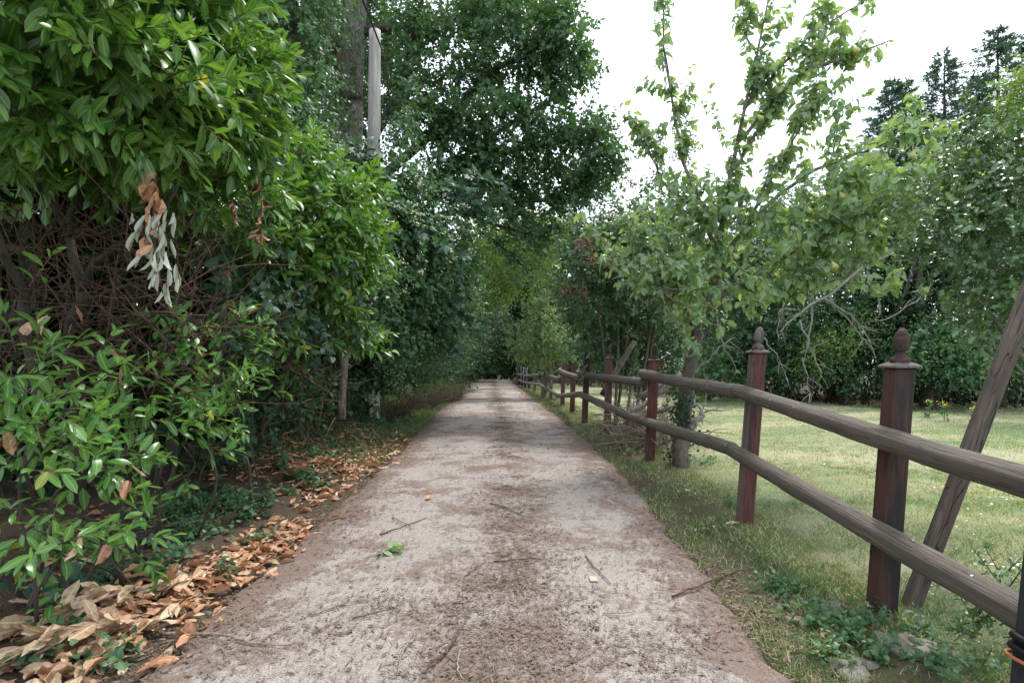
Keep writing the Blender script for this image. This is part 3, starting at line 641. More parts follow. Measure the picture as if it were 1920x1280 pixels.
def build_laurel_sprouts():
    rg = np.random.default_rng(12); base = gpt(-2.1, 2.6)
    t = thing('laurel_shrub', base, 'low sprouting laurel with sparse shoots above the dead leaves, bottom left', 'shrub')
    spots = [(20, 690, 2.2, 70), (110, 740, 2.35, 80), (50, 830, 2.2, 70), (180, 830, 2.6, 80), (290, 800, 3.0, 80), (60, 990, 2.25, 75), (190, 960, 2.6, 75), (130, 900, 2.4, 70), (380, 730, 3.4, 70), (290, 690, 3.2, 60),
             (220, 740, 2.9, 70), (430, 650, 3.8, 60), (30, 560, 2.3, 35), (340, 830, 3.3, 55), (250, 1000, 2.85, 50), (10, 1080, 2.3, 40), (420, 760, 3.8, 50), (330, 640, 3.3, 45), (110, 1050, 2.5, 55), (470, 700, 4.2, 45)]
    blobs = [pb(*s) for s in spots]; P, D = blob_pts(blobs, 215, rg, .2, (.25, -.15, .75), .45, .2); tw = MB()
    keep = P[:, 2] > gz(P[:, 0], P[:, 1]) + .05; P, D = P[keep], D[keep]
    Lf = shoots(P, D, .2, 8, .095, rg, 75, 30, .75, .3, .05, .15, tw, .003)
    foliage(t, 'laurel_sprout', LAUREL, M_LAUREL2, Lf, rg, 300)
    tw.build('twigs', M_TWIG, t, kind='stuff')
    for k, (x, y, Y, r) in enumerate(spots):
        top = at(x, y, Y); b = gpt(top[0] - rg.uniform(.0, .35), top[1] + rg.uniform(.1, .5), -.03)
        m1 = b + (top - b) * .35 + rg.normal(0, .07, 3); mid = b + (top - b) * .7 + rg.normal(0, .08, 3); mb = MB(); tube(mb, smooth_path([b, m1, mid, top], 12), np.linspace(rg.uniform(.007, .014), .003, 12), 6, rg.random(), True, 0, .08, rg); mb.build('stem', M_BARKD, t)
    L = []
    P = np.array([at(x, y, Y) for x, y, Y in [(205, 650, 2.6), (225, 690, 2.7), (90, 590, 2.5), (60, 600, 2.4), (365, 640, 3.2), (150, 1000, 2.3), (200, 1020, 2.3), (240, 900, 2.5), (10, 800, 2.2), (140, 570, 2.9), (245, 870, 2.6)]])
    n = len(P); D = np.tile([0.1, -.1, -1.], (n, 1)) + .35 * rg.standard_normal((n, 3)); put_leaf_objects(range(n), 'dead_leaf', 'dead', DEAD, M_DEADLEAF, P, D, rdir(n, rg), np.full(n, .11), rg.integers(0, 5, n), t)
build_laurel_sprouts()

def build_laurel_mid():
    rg = np.random.default_rng(13); base = gpt(-2.45, 5.4)
    t = thing('laurel_shrub', base, 'bushy bright green laurel between the near laurel and the telegraph pole', 'shrub')
    blobs = [pb(560, 340, 5.1, 85), pb(620, 400, 5.5, 80), pb(540, 460, 5.0, 85), pb(640, 500, 5.8, 75), pb(665, 370, 6.0, 45), pb(500, 410, 4.6, 70), pb(640, 610, 5.8, 60), pb(590, 560, 5.4, 70),
             pb(480, 500, 4.6, 60), pb(500, 590, 4.8, 55), pb(560, 640, 5.3, 45), pb(690, 640, 6.0, 22), pb(690, 520, 6.0, 28)]
    P, D = blob_pts(clumps(blobs, 6, .45, rg, .7), 560, rg, .4, (.45, -.35, .2), .4, .2); tw = MB()
    L1 = shoots(P, D, .3, 12, .125, rg, 70, 24, .65, .28, .1, .22, tw, .0035)
    tips = [(600, 280, 5.2, .1, 1), (690, 350, 6.0, .5, .8), (700, 520, 6, 1, .3), (700, 640, 6, 1, .05), (640, 420, 5.6, .7, .6), (560, 300, 5, .2, 1), (700, 600, 6, 1, -.1), (655, 350, 5.8, .3, 1)]
    P = np.array([at(x - 15, y + 20, Y) for x, y, Y, *_ in tips]); D = np.array([[a, -.2, b] for *_, a, b in tips])
    L2 = shoots(P, D, .35, 12, .125, rg, 65, 22, .6, .2, 0, .1, tw, .004)
    foliage(t, 'laurel', LAUREL, M_LAUREL, cat(L1, L2), rg, 300); tw.build('twigs', M_TWIG, t, kind='stuff')
    for pts, r in [([(490, 830, 5.4), (500, 700, 5.3), (520, 560, 5.2), (560, 400, 5.2)], .03), ([(560, 800, 5.8), (565, 680, 5.7), (610, 540, 5.7), (630, 420, 5.7)], .028), ([(440, 830, 5.0), (450, 700, 4.9), (440, 560, 4.7), (480, 440, 4.6)], .03)]:
        mb = MB(); tube(mb, smooth_path([at(*p) for p in pts], 12), np.linspace(r, r * .5, 12), 7, rg.random(), True, 0, .08, rg); mb.build('stem', M_BARKD, t)
    mb = MB()
    for k in range(150):
        a = at(rg.uniform(430, 640), rg.uniform(600, 800), rg.uniform(4.6, 5.8)); d = nrm(rg.normal(0, 1, 3) + [.2, 0, .6]); l = rg.uniform(.2, .6)
        tube(mb, [a, a + d * l * .5 + rg.normal(0, .03, 3), a + d * l], [.004, .003, .0012], 4, rg.random())
    mb.build('bare_twigs', M_TWIG, t, kind='stuff')
build_laurel_mid()

# ------------------------------------------------------------------ pole with cable
def build_pole():
    b = at(697, 735, 9.0); b = np.array([b[0], b[1], float(gz(b[0], b[1])) - .3]); top = at(703, 58, 9.0)
    mb = MB(); n = 40; P = np.array([b + (top - b) * t for t in np.linspace(0, 1, n)]); rg = np.random.default_rng(3)
    tube(mb, P, np.linspace(.128, .092, n), 18, .3, True, 0, .008, rg)
    o = one('telegraph_pole', mb, M_POLE, 'pale bleached telegraph pole rising out of the climbers left of the lane', 'pole', origin=b)
    h = at(712, 82, 8.92); mb = MB(); tube(mb, [h, h + [.06, -.01, .02], h + [.09, -.01, 0], h + [.10, -.01, -.04], h + [.07, -.01, -.05]], .007, 6); mb.build('hook', M_IRON, o)
    a = at(672, -20, 7.5); m = at(704, 62, 8.72); e = at(722, 118, 8.95); f = at(735, 230, 9.4)
    mb = MB(); tube(mb, smooth_path([a, m, e, f], 24), .015, 6); one('overhead_cable', mb, M_CABLE, 'black cable slung across the top of the telegraph pole', 'cable')
build_pole()

# ------------------------------------------------------------------ climbers, hedge, big tree on the left
def blob_plant(name, label, catg, base, blobs, n, K, ls, tm, key, mat, seed, L=.3, bias=(.2, -.3, .2), inner=.55, n_obj=0, a=(70, 30), up=.6, sag=.2, droop=.1, trunk=None, bark=None, lump=.3, jit=.3, group=None, twigs=True, tr=.003, flat=0.0, limbs=True, rnd=.55, sub=0):
    rg = np.random.default_rng(seed); t = thing(name, base, label, catg, group); bark = bark or M_BARKD
    P, D = blob_pts(clumps(blobs, sub, .42, rg) if sub else blobs, n, rg, inner, bias, rnd, lump); keep = P[:, 2] > gz(P[:, 0], P[:, 1]) + .05; P, D = P[keep], D[keep]
    tw = MB() if twigs else None
    Lf = shoots(P, D, L, K, ls, rg, a[0], a[1], up, jit, droop, sag, tw, tr, flat=flat)
    foliage(t, key, tm, mat, Lf, rg, n_obj)
    if twigs: tw.build('twigs', bark, t, kind='stuff')
    if trunk:
        r0, path = trunk; mb = MB(); Q = smooth_path(path, 18); tube(mb, Q, np.linspace(r0, r0 * .45, 18), 10, .2, True, 0, .05, rg); mb.build('trunk', bark, t)
        if limbs:
            lm = MB()
            for b in blobs:
                c = np.array(b[:3]); i = int(rg.integers(6, 17)); s = Q[i]; mid = (s + c) / 2 + np.array([0, 0, -.15 * np.linalg.norm(c - s)]) * .5
                tube(lm, smooth_path([s, mid, c], 8), np.linspace(r0 * .35, r0 * .06, 8), 6, rg.random())
            lm.build('limbs', bark, t, kind='stuff')
    return t, rg

def build_laurel_ivy():
    rg = np.random.default_rng(14)
    blob_plant('ivy_curtain', 'dark blue-green heart-leaved vine hanging between the near and the bushy laurel', 'climber', gpt(-2.3, 4.6), [pb(455, 470, 4.2, 40, .2, 60), pb(470, 560, 4.3, 45, .2, 50), pb(530, 540, 4.9, 30, .15, 40), pb(430, 600, 4.2, 35, .2, 40), pb(620, 470, 5.3, 24, .12, 45), pb(590, 610, 5.2, 30, .15, 30), pb(660, 570, 5.7, 20, .1, 30)], 200, 6, .085, HEART, 'heart', M_SYCAM, 15, .3, (.2, -.5, -.5), .3, 200, (80, 50), .4, .5, .5)
    mb = MB()
    for c, k in [((505, 590, 4.6), 90), ((490, 630, 4.6), 60), ((575, 380, 4.9), 40), ((655, 440, 5.5), 36), ((510, 430, 4.45), 36)]:
        c = at(*c)
        for i in range(k):
            a = c + rg.normal(0, 1, 3) * [.09, .06, .12]; d = nrm(rg.normal(0, 1, 3) + [0, -.2, -.4]); l = rg.uniform(.06, .2); tube(mb, [a, a + d * l * .5 + rg.normal(0, .02, 3), a + d * l + [0, 0, -.03]], [.004, .003, .002], 3, rg.random())
    tag(mb.build('dead_vine_tangle', bark_mat('dead_vine_rust', (.10, .045, .022), (.26, .13, .07), 40)), 'rust-brown tangles of dead vine caught in the bushy laurel', 'dead vine', kind='stuff')
build_laurel_ivy()

def build_climber():
    blobs = [pb(760, 440, 8, 85), pb(815, 400, 8.5, 65), pb(705, 365, 8, 62), pb(735, 540, 7.8, 80), pb(800, 520, 8.5, 70), pb(850, 470, 9, 60), pb(610, 300, 7.5, 50), pb(560, 260, 7.5, 55), pb(760, 350, 8.3, 60),
             pb(880, 410, 9.5, 35), pb(690, 420, 7.6, 70), pb(660, 520, 7.2, 70), pb(758, 225, 8.75, 22, .25, 85), pb(720, 620, 8.2, 60), pb(780, 610, 9, 55)]
    base = gpt(-2.3, 8)
    t, rg = blob_plant('climbing_clematis', 'mass of wild clematis with small cream flowers draped around the telegraph pole', 'climber', base, blobs, 2300, 9, .075, HEART_LOW, 'heart_low', M_CLIMB, 21, .36, (.2, -.35, -.25), .5, 300, (80, 50), .5, .45, .5, sub=7)
    # flowers
    F0 = []
    for x, y, Y in [(690, 440, 7.3), (700, 480, 7.3), (745, 500, 7.6), (770, 470, 7.9), (790, 430, 8), (880, 410, 9.0), (890, 440, 9.1), (860, 400, 8.9), (770, 345, 7.9), (760, 400, 7.7), (640, 300, 7), (600, 250, 7), (700, 540, 7.2), (730, 420, 7.6), (840, 450, 8.6), (655, 345, 7)]:
        c = at(x, y, Y - .75); k = 26; h = c + rg.normal(0, 1, (4, 3)) * [.13, .10, .14]; F0.append(h[rg.integers(0, 4, k)] + rg.normal(0, .03, (k, 3)))
    P = np.concatenate(F0); n = len(P); mb = MB(); put_leaves(mb, HEART_LOW, P, rdir(n, rg), rdir(n, rg) + [0, -1, .6], rg.uniform(.016, .032, n), rg.random(n), rg.integers(0, 3, n)); mb.build('flowers', M_FLOWER, t, kind='stuff')
    # hanging vine tails
    tl = MB(); PP = []; DD = []
    for x, y, Y in [(740, 230, 8.6), (750, 180, 8.6), (830, 430, 8.3), (780, 380, 7.9), (860, 520, 8.7), (720, 380, 7.5), (655, 330, 7.2)]:
        a = at(x, y, Y - .3); l = rg.uniform(.6, 1.2); Q = np.array([a + [.05 * math.sin(s * 4) + .1 * s, -.05, -l * s] for s in np.linspace(0, 1, 8)]); tube(tl, Q, .004, 4); PP.append(Q[1:]); DD.append(np.tile([.3, -.4, -.6], (7, 1)) + rg.normal(0, .4, (7, 3)))
    tl.build('vine_tails', M_TWIG, t, kind='stuff')
    Lf = shoots(np.concatenate(PP), np.concatenate(DD), .14, 4, .075, rg, 70, 40, .4, .3, .2, .5); mb = MB(); n = len(Lf[0]); put_leaves(mb, HEART_LOW, *Lf, rg.random(n), rg.integers(0, 3, n)); mb.build('tail_leaves', M_CLIMB, t, kind='stuff')
    # sycamore saplings pushing through
    sb = [pb(690, 335, 7.8, 40, .25), pb(630, 305, 7.3, 36, .25), pb(860, 365, 9, 45, .3), pb(900, 370, 9.4, 30, .3), pb(800, 470, 8.1, 40, .3), pb(820, 590, 9, 60, .4), pb(770, 560, 8.4, 40, .3), pb(560, 300, 6.8, 40, .3), pb(830, 510, 8.7, 40, .3)]
    blob_plant('sycamore_sapling', 'young sycamore with large blue-green lobed leaves poking through the clematis', 'sapling', gpt(-2.2, 8.6), sb, 260, 5, .15, LOBED, 'lobed', M_SYCAM, 22, .3, (.2, -.5, .2), .4, 120, (75, 45), .55, .4, .2, (.03, [gpt(-2.2, 8.6), gpt(-2.2, 8.5, 1.5), at(760, 480, 8.6), at(690, 320, 8.2)]), M_BARK)
build_climber()

def build_ivy_trunk():
    blobs = [pb(505, 60, 7.9, 60, .5, 110), pb(575, 60, 8, 26, .35, 90), pb(585, 180, 8, 36, .4, 80), pb(480, 190, 7.6, 55, .5, 80), pb(540, 250, 7.6, 60, .5, 60), pb(560, -60, 8, 90, .6, 80), pb(540, 20, 8.2, 60, .4, 60)]
    path = [gpt(-3.2, 8.2), at(565, 420, 8.2), at(550, 180, 8.2), at(545, 0, 8.2), at(540, -120, 8.2)]
    t, rg = blob_plant('ivy_clad_tree', 'old tree trunk smothered in hanging ivy and vines left of the telegraph pole', 'tree', gpt(-3.2, 8.2), blobs, 900, 9, .075, HEART_LOW, 'heart_low', M_CLIMB, 23, .4, (.2, -.3, -.4), .6, 0, (80, 50), .45, .5, .5, (.2, path), M_BARKD, limbs=False)
    mb = MB()
    for k in range(120):
        a = at(rg.uniform(520, 570), rg.uniform(60, 190), 7.85); l = rg.uniform(.2, .7); tube(mb, [a, a + [rg.normal(0, .05), -.03, -l * .5], a + [rg.normal(0, .08), -.02, -l]], .004, 3, rg.random())
    mb.build('dead_vines', M_TWIG, t, kind='stuff')
build_ivy_trunk()

def build_big_tree():
    rg = np.random.default_rng(31); base = gpt(-3.95, 13); t = thing('sycamore_tree', base, 'huge dark green broadleaf tree spreading its crown over the lane', 'tree')
    def br(pts, r0, r1, name='limb', n=18, sides=9, mat=M_BARK):
        Q = smooth_path([at(*p) for p in pts], n); mb = MB(); tube(mb, Q, np.linspace(r0, r1, n), sides, rg.random(), True, 0, .05, rg); mb.build(name, mat, t); return Q
    tp = [base - [0, 0, .2], at(655, 420, 13), at(655, 240, 13), at(660, 120, 13), at(668, 0, 13), at(675, -140, 13)]
    mb = MB(); Q0 = Q = smooth_path(tp, 26); tube(mb, Q, np.linspace(.34, .22, 26), 14, .1, True, 0, .05, rg); mb.build('trunk', M_PEARBARK, t)
    br([(658, 190, 12.9), (640, 100, 12.7), (612, 50, 12.4), (575, -20, 12)], .27, .2)
    limbs = [([(660, 330, 13), (740, 190, 12.5), (765, 110, 12.2), (785, 30, 12), (800, -60, 11.8)], .10, .05), ([(660, 380, 13), (800, 260, 12.5), (880, 180, 12.2), (925, 132, 12), (985, 105, 11.8), (1025, 60, 11.6)], .13, .03),
             ([(925, 132, 12), (990, 95, 11.5), (1050, 80, 11.2)], .04, .015), ([(660, 420, 13), (820, 330, 12.8), (930, 290, 12.4), (1030, 270, 12), (1110, 260, 11.7)], .12, .02),
             ([(660, 450, 13), (840, 400, 13), (950, 380, 13), (1060, 370, 12.8), (1140, 330, 12.5)], .11, .02), ([(860, 400, 13), (940, 425, 12.6), (1000, 440, 12.3), (1050, 430, 12)], .05, .012),
             ([(850, 410, 13), (910, 440, 12.5), (960, 480, 12.2), (1000, 520, 12)], .05, .01), ([(820, 330, 12.8), (960, 230, 12.6), (1060, 170, 12.4), (1090, 110, 12.2)], .07, .015), ([(668, 0, 13), (560, 60, 12.6), (470, 60, 12.2)], .09, .03),
             ([(670, 60, 13), (860, 30, 13.4), (980, -40, 13.4)], .1, .04)]
    LP = [br(p, a, b, n=14, sides=7, mat=M_BARKD) for p, a, b in limbs]
    spec = [(800, 60, 12.2, 75, 1.2, 55), (880, 40, 12.8, 75, 1.2, 50), (960, 40, 12.2, 70, 1.2, 55), (1020, 40, 11.8, 55, 1, 45), (1065, 90, 11.6, 42, .8, 35), (1010, 110, 12, 60, 1, 35), (1060, 150, 12, 42, .8, 25), (940, 160, 12.4, 65, 1, 45),
            (860, 130, 12, 65, 1, 50), (790, 160, 12, 60, 1, 60), (850, 220, 12, 65, 1, 55), (920, 230, 11.8, 65, 1, 45), (985, 215, 12, 50, 1, 30), (1070, 235, 11.8, 48, 1, 25), (1110, 270, 11.7, 42, .8, 25), (1020, 270, 12, 55, 1, 30),
            (950, 300, 12, 60, 1, 35), (880, 300, 12, 60, 1, 40), (1130, 315, 12, 36, .8, 22), (1075, 320, 12.3, 50, 1, 26), (1000, 340, 12.5, 60, 1, 28), (920, 360, 12.5, 60, 1, 25), (1050, 380, 12.4, 42, .8, 20), (980, 400, 12.5, 55, 1, 24),
            (1010, 440, 12.2, 40, .8, 24), (800, 250, 12, 50, 1, 40), (765, 60, 12.6, 38, 1, 55), (730, 120, 14.5, 45, 1, 60),
            (620, 20, 15, 60, 1, 40), (560, 60, 12, 60, 1, 50), (480, 60, 12, 70, 1, 60), (460, 160, 12, 60, 1, 50), (540, 140, 12, 60, 1, 40), (440, -20, 11.5, 80, 1, 60), (600, 110, 15, 50, .8, 45), (590, 170, 15, 55, .8, 45), (640, 120, 15.5, 60, .8, 70), (690, 90, 15.5, 60, .8, 70), (680, 220, 15, 60, .8, 60),
            (700, 30, 15, 50, .8, 40), (740, 200, 14.5, 45, .8, 50), (1130, 340, 12.2, 30, .7, 18), (720, -80, 14, 190, 2.0, 50), (950, -60, 13, 150, 2.5, 60), (620, 230, 14.5, 60, .8, 50), (830, 330, 12.6, 60, 1, 40), (1135, 300, 11.8, 34, .7, 24), (1090, 345, 12, 40, .8, 20), (1085, 120, 11.6, 30, .7, 26), (1120, 250, 11.7, 30, .7, 22)]
    blobs = [pb(*s) for s in spec]
    P, D = blob_pts(clumps(blobs, 9, .42, rg, .6), 6400, rg, .2, (.25, -.25, .05), .6, .2); P2, D2 = blob_pts(blobs, 800, rg, .1, (.2, -.2, 0), .8, .3); P = np.concatenate([P, P2]); D = np.concatenate([D, D2]); tw = MB()
    L1 = shoots(P, D, .42, 10, .115, rg, 75, 35, .6, .35, .25, .3)
    B, E, LL = [], [], []
    for Q in LP: b, d, l = side_twigs(Q, rg, 60, .5, .3, .1); B.append(b); E.append(d); LL.append(l)
    L2 = shoots(np.concatenate(B), np.concatenate(E), np.concatenate(LL), 8, .10, rg, 75, 35, .6, .35, .2, .3, tw, .005)
    n = 900; P = np.array([[*(Q0[int(i)] + [rg.normal(0, .22), -.36 + rg.normal(0, .05), rg.normal(0, .15)])] for i in rg.integers(6, 26, n)]); L3 = (P, rdir(n, rg) + [0, 0, -.5], np.tile([0, -1, .4], (n, 1)) + .5 * rg.standard_normal((n, 3)), rg.uniform(.06, .11, n))
    foliage(t, 'tree', TREE_LEAF, M_TREE, cat(L1, L2, L3), rg); tw.build('twigs', M_BARKD, t, kind='stuff')
build_big_tree()

def build_left_hedge():
    blob_plant('hedge_bush', 'dark leafy hedge bush directly behind the telegraph pole', 'bush', gpt(-2.7, 10.6), [pb(760, 620, 10.5, 70), pb(800, 560, 11, 70), pb(720, 680, 10.2, 50), pb(820, 640, 12, 50), pb(690, 600, 10.5, 70), pb(640, 640, 9.5, 70)], 1000, 9, .075, TREE_LEAF, 'tree', M_HEDGE, 41, .35, twigs=False)
    blob_plant('hedge_bush', 'yellow-green feathery bush on the left bank where the lane narrows', 'bush', gpt(-2.9, 15), [pb(845, 560, 14.5, 50), pb(860, 620, 16, 42), pb(850, 500, 15, 40), pb(880, 580, 18, 36)], 900, 9, .08, TREE_LEAF, 'tree', M_CLIMB, 42, .4, twigs=False)
    blob_plant('hedge_bush', 'shade-darkened bush with drooping branches overhanging the far left verge', 'bush', gpt(-3.6, 23), [pb(880, 640, 22, 36), pb(905, 600, 24, 40), pb(870, 570, 22, 40), pb(925, 600, 26, 26, 1, 16), pb(845, 660, 19, 30), pb(865, 690, 20, 20)], 900, 9, .10, TREE_LEAF, 'tree', M_IVY_SHADE, 43, .5, droop=.35, twigs=False)
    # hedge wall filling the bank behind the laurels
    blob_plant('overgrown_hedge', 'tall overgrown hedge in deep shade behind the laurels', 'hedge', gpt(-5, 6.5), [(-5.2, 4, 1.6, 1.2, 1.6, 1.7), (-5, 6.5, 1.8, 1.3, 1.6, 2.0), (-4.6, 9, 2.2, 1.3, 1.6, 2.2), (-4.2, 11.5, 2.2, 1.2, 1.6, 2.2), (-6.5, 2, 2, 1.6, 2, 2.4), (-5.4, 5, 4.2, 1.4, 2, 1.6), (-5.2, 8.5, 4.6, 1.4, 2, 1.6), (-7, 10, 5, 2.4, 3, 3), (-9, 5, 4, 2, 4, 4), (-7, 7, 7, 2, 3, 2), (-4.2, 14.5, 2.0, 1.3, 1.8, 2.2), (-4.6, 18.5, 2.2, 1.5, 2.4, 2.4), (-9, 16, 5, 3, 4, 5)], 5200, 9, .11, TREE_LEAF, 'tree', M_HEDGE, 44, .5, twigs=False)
    blob_plant('shaded_hedge', 'shade-darkened hedge foliage in the hollow behind the near laurel stems', 'hedge', gpt(-4, 5.2), [pb(40, 560, 4.6, 150, .5, 160), pb(200, 520, 4.9, 150, .5, 150), pb(340, 560, 5.2, 120, .5, 150), pb(120, 760, 4.6, 170, .5, 110), pb(330, 730, 5.2, 120, .5, 90), pb(430, 640, 5.8, 110, .5, 140), pb(-120, 560, 4.2, 170, .6, 300), pb(60, 360, 4.8, 170, .5, 130), pb(520, 700, 6.8, 110, .5, 70), pb(280, 400, 5.2, 150, .5, 110), pb(620, 690, 8, 80, .5, 60)], 2900, 9, .12, TREE_LEAF, 'tree', M_IVY_SHADE, 47, .3, inner=.3, twigs=False)
    blob_plant('verge_undergrowth', 'leafy undergrowth spilling from the left hedge foot towards the lane', 'undergrowth', gpt(-2.4, 9), [pb(500, 735, 5.2, 50, .3, 40), pb(575, 735, 5.9, 42, .3, 36), pb(640, 725, 7.3, 36, .3, 30), pb(470, 790, 5, 40, .3, 26), pb(745, 700, 9.6, 40, .4, 34), pb(790, 690, 11.2, 38, .4, 32), pb(825, 690, 13.5, 30, .4, 26), pb(850, 690, 16.5, 24, .4, 22), pb(720, 650, 9.4, 30, .3, 40), pb(868, 695, 20, 20, .5, 18), pb(560, 780, 5.8, 30, .3, 22)], 620, 8, .07, TREE_LEAF, 'tree', M_HEDGE, 48, .28, (.3, -.4, .3), .35, sub=5)
    # dry bramble tangle under the hedge
    rg = np.random.default_rng(45); mb = MB()
    for k in range(420):
        px = rg.uniform(725, 865); Y = np.interp(px, [715, 860], [8.9, 17]) + rg.normal(-.2, .4); x = at(px, 700, Y)[0]; a = gpt(x, Y); l = rg.uniform(.3, 1.0) * (Y / 11); d = nrm(np.array([rg.normal(.2, .5), rg.normal(-.3, .4), 1.0]))
        q = [a + d * l * s + np.array([.25 * s * s * l * rg.normal(1, .5), -.1 * s * s * l, -.35 * s * s * l]) for s in (0, .3, .6, 1)]; tube(mb, q, np.linspace(.006, .002, 4), 3, rg.random())
    tag(mb.build('bramble_tangle', bark_mat('bramble_brown', (.07, .045, .03), (.22, .16, .11), 40)), 'dry brown bramble stems tangled along the foot of the left hedge', 'brambles', kind='stuff')
    # slim trunk by the pole
    mb = MB(); Q = smooth_path([at(640, 785, 6.9), at(643, 710, 6.9), at(648, 660, 6.9), at(655, 600, 6.95), at(640, 520, 7), at(655, 430, 7.1)], 16); tube(mb, Q, np.linspace(.058, .03, 16), 9, .4, True, 0, .08, np.random.default_rng(4))
    o = thing('slim_tree', Q[0], 'slim bare trunk standing left of the telegraph pole at the verge', 'tree'); mb.build('trunk', M_PEARBARK, o)
    rg = np.random.default_rng(46); P, D = blob_pts([pb(650, 440, 7.1, 50), pb(670, 530, 7.1, 45), pb(625, 560, 7, 40)], 160, rg, .3); L_ = shoots(P, D, .3, 8, .08, rg); foliage(o, 'ovate', OVATE, M_CLIMB, L_, rg)
build_left_hedge()

# ------------------------------------------------------------------ far wood
def tree(name, label, x, y, h, spec, n, ls, mat, seed, r0=.2, bark=None, tm=TREE_LEAF, K=9, L=.8, group=None, droop=.2, inner=.4):
    b = gpt(x, y, -.1); return blob_plant(name, label, 'tree', b, spec, n, K, ls, tm, 'tree', mat, seed, L, (0, -.2, .1), inner, 0, (75, 35), .6, .3, droop, (r0, [b, b + [.1, 0, h * .3], b + [-.1, 0, h * .6], b + [.05, 0, h * .9]]), bark or M_BARKD, tr=.008, twigs=False, group=group, sub=9)
def build_far():
    tree('woodland_tree', 'dark tree closing the lane tunnel on the left', -4.6, 33, 9, [pb(880, 560, 33, 55, 2, 45), pb(910, 620, 34, 40, 1.6, 30), pb(860, 640, 30, 40, 1.6, 40), pb(915, 540, 36, 45, 2, 40), pb(900, 480, 34, 50, 2, 40), pb(925, 650, 33, 26, 1.2, 26), pb(890, 680, 32, 30, 1.2, 24)], 2600, .19, M_IVY_SHADE, 51)
    tree('woodland_tree', 'shadowy tree arching over the dark end of the lane', -2, 46, 12, [pb(950, 590, 46, 60, 3, 40), pb(1000, 560, 46, 60, 3, 45), pb(920, 560, 48, 55, 3, 50), pb(960, 640, 50, 50, 2, 22), pb(1040, 600, 46, 60, 3, 50), pb(930, 670, 52, 40, 2, 30), pb(985, 670, 52, 50, 2, 30)], 3200, .26, M_IVY_SHADE, 52)
    tree('woodland_tree', 'sunlit yellow-green tree glowing behind the big tree above the lane', 1.2, 34, 11, [pb(960, 450, 30, 60, 2, 45), pb(1020, 480, 31, 50, 2, 40), pb(900, 480, 32, 60, 2, 45), pb(1040, 530, 33, 40, 2, 30), pb(1050, 430, 33, 40, 2, 30)], 1800, .15, M_BRIGHT, 53)
    tree('backlit_foliage', 'added foliage in backlit olive green, standing in for low leaves of the big tree over the lane', -3.4, 19, 6, [pb(950, 450, 18, 52, 1, 28), pb(1000, 490, 18, 42, .9, 24), pb(920, 490, 18.5, 50, 1, 26), pb(965, 525, 18, 45, .9, 20), pb(890, 450, 18, 40, .9, 26), pb(1010, 440, 18, 36, .8, 22), pb(900, 540, 19, 40, .9, 22)], 1000, .10, M_BACKLIT, 58, .12)  # added tree: backlit low leaves of the big tree, painted lighter
    blob_plant('lane_end_thicket', 'shade-darkened thicket with an added light-blocking canopy closing off the far end of the lane', 'thicket', gpt(-3, 47), [(-7.5, 44, -1.2, 2.6, 1.5, 2.4), (-4, 47, -1.2, 2.6, 1.5, 2.6), (-.5, 46, -1.0, 2.6, 1.5, 2.6), (3, 45, -.8, 2.6, 1.5, 2.6), (6.5, 43, -.6, 2.6, 1.5, 2.6), (-2.5, 49, 2.5, 5, 1.5, 2.5), (4, 48, 2.5, 5, 1.5, 2.5), (-11, 42, 0, 3, 2, 3), (-3, 42, 5, 5, 3, 1.6), (1.5, 43, 5.5, 5, 3, 1.6), (-7, 40, 4, 3, 3, 2.2), (-5, 37, .5, 1.2, 1.2, 2.2), (-8, 38, 6.5, 4, 4, 2), (-2, 40, 7.5, 4, 4, 1.8), (4, 40, 7, 4, 4, 2), (-3, 52, 8, 8, 5, 2), (-3, 34, 6.6, 3, 3, 1.2)], 6000, 9, .28, TREE_LEAF, 'tree', M_IVY_SHADE, 59, .7, twigs=False)[0]['kind'] = 'stuff'  # high blobs: canopy added to block light over the lane end
    tree('woodland_tree', 'mid-green tree standing behind the lilac at the field end', 6, 36, 10, [pb(1090, 480, 34, 60, 2.5, 60), pb(1140, 520, 35, 60, 2.5, 60), pb(1070, 580, 36, 50, 2.5, 50), pb(1180, 470, 36, 60, 2.5, 60), pb(1130, 620, 36, 60, 2, 50), pb(1200, 590, 34, 60, 2, 60), pb(1060, 640, 36, 50, 2, 40)], 2800, .2, M_IVY_SHADE, 54)
    tree('woodland_tree', 'dark wood tree behind the pear trunk on the far field edge', 11, 30, 9, [pb(1260, 520, 28, 70, 2.5, 70), pb(1330, 560, 27, 70, 2.5, 70), pb(1280, 630, 28, 70, 2, 50), pb(1370, 480, 28, 70, 2, 60), pb(1360, 640, 25, 60, 2, 55)], 1900, .16, M_HEDGE, 55)
    bl = [(x, y, 3.5, 4.5, 3, 4.5) for x, y in [(-16, 60), (-9, 64), (-2, 66), (5, 66), (12, 62), (19, 56), (26, 50)]] + [(x, 62, 1.0, 4, 3, 3) for x in (-12, -5, 2, 9)]
    blob_plant('far_woodland', 'dark far woodland closing the view behind the lane and field', 'woodland', gpt(0, 62), bl, 4200, 9, .42, TREE_LEAF, 'tree', M_HEDGE, 56, 1.2, twigs=False)['kind' if False else 0]['kind'] = 'stuff'
    # berry tree at the far end of the fence
    b = at(1018, 716, 17.2); b = gpt(b[0], b[1])
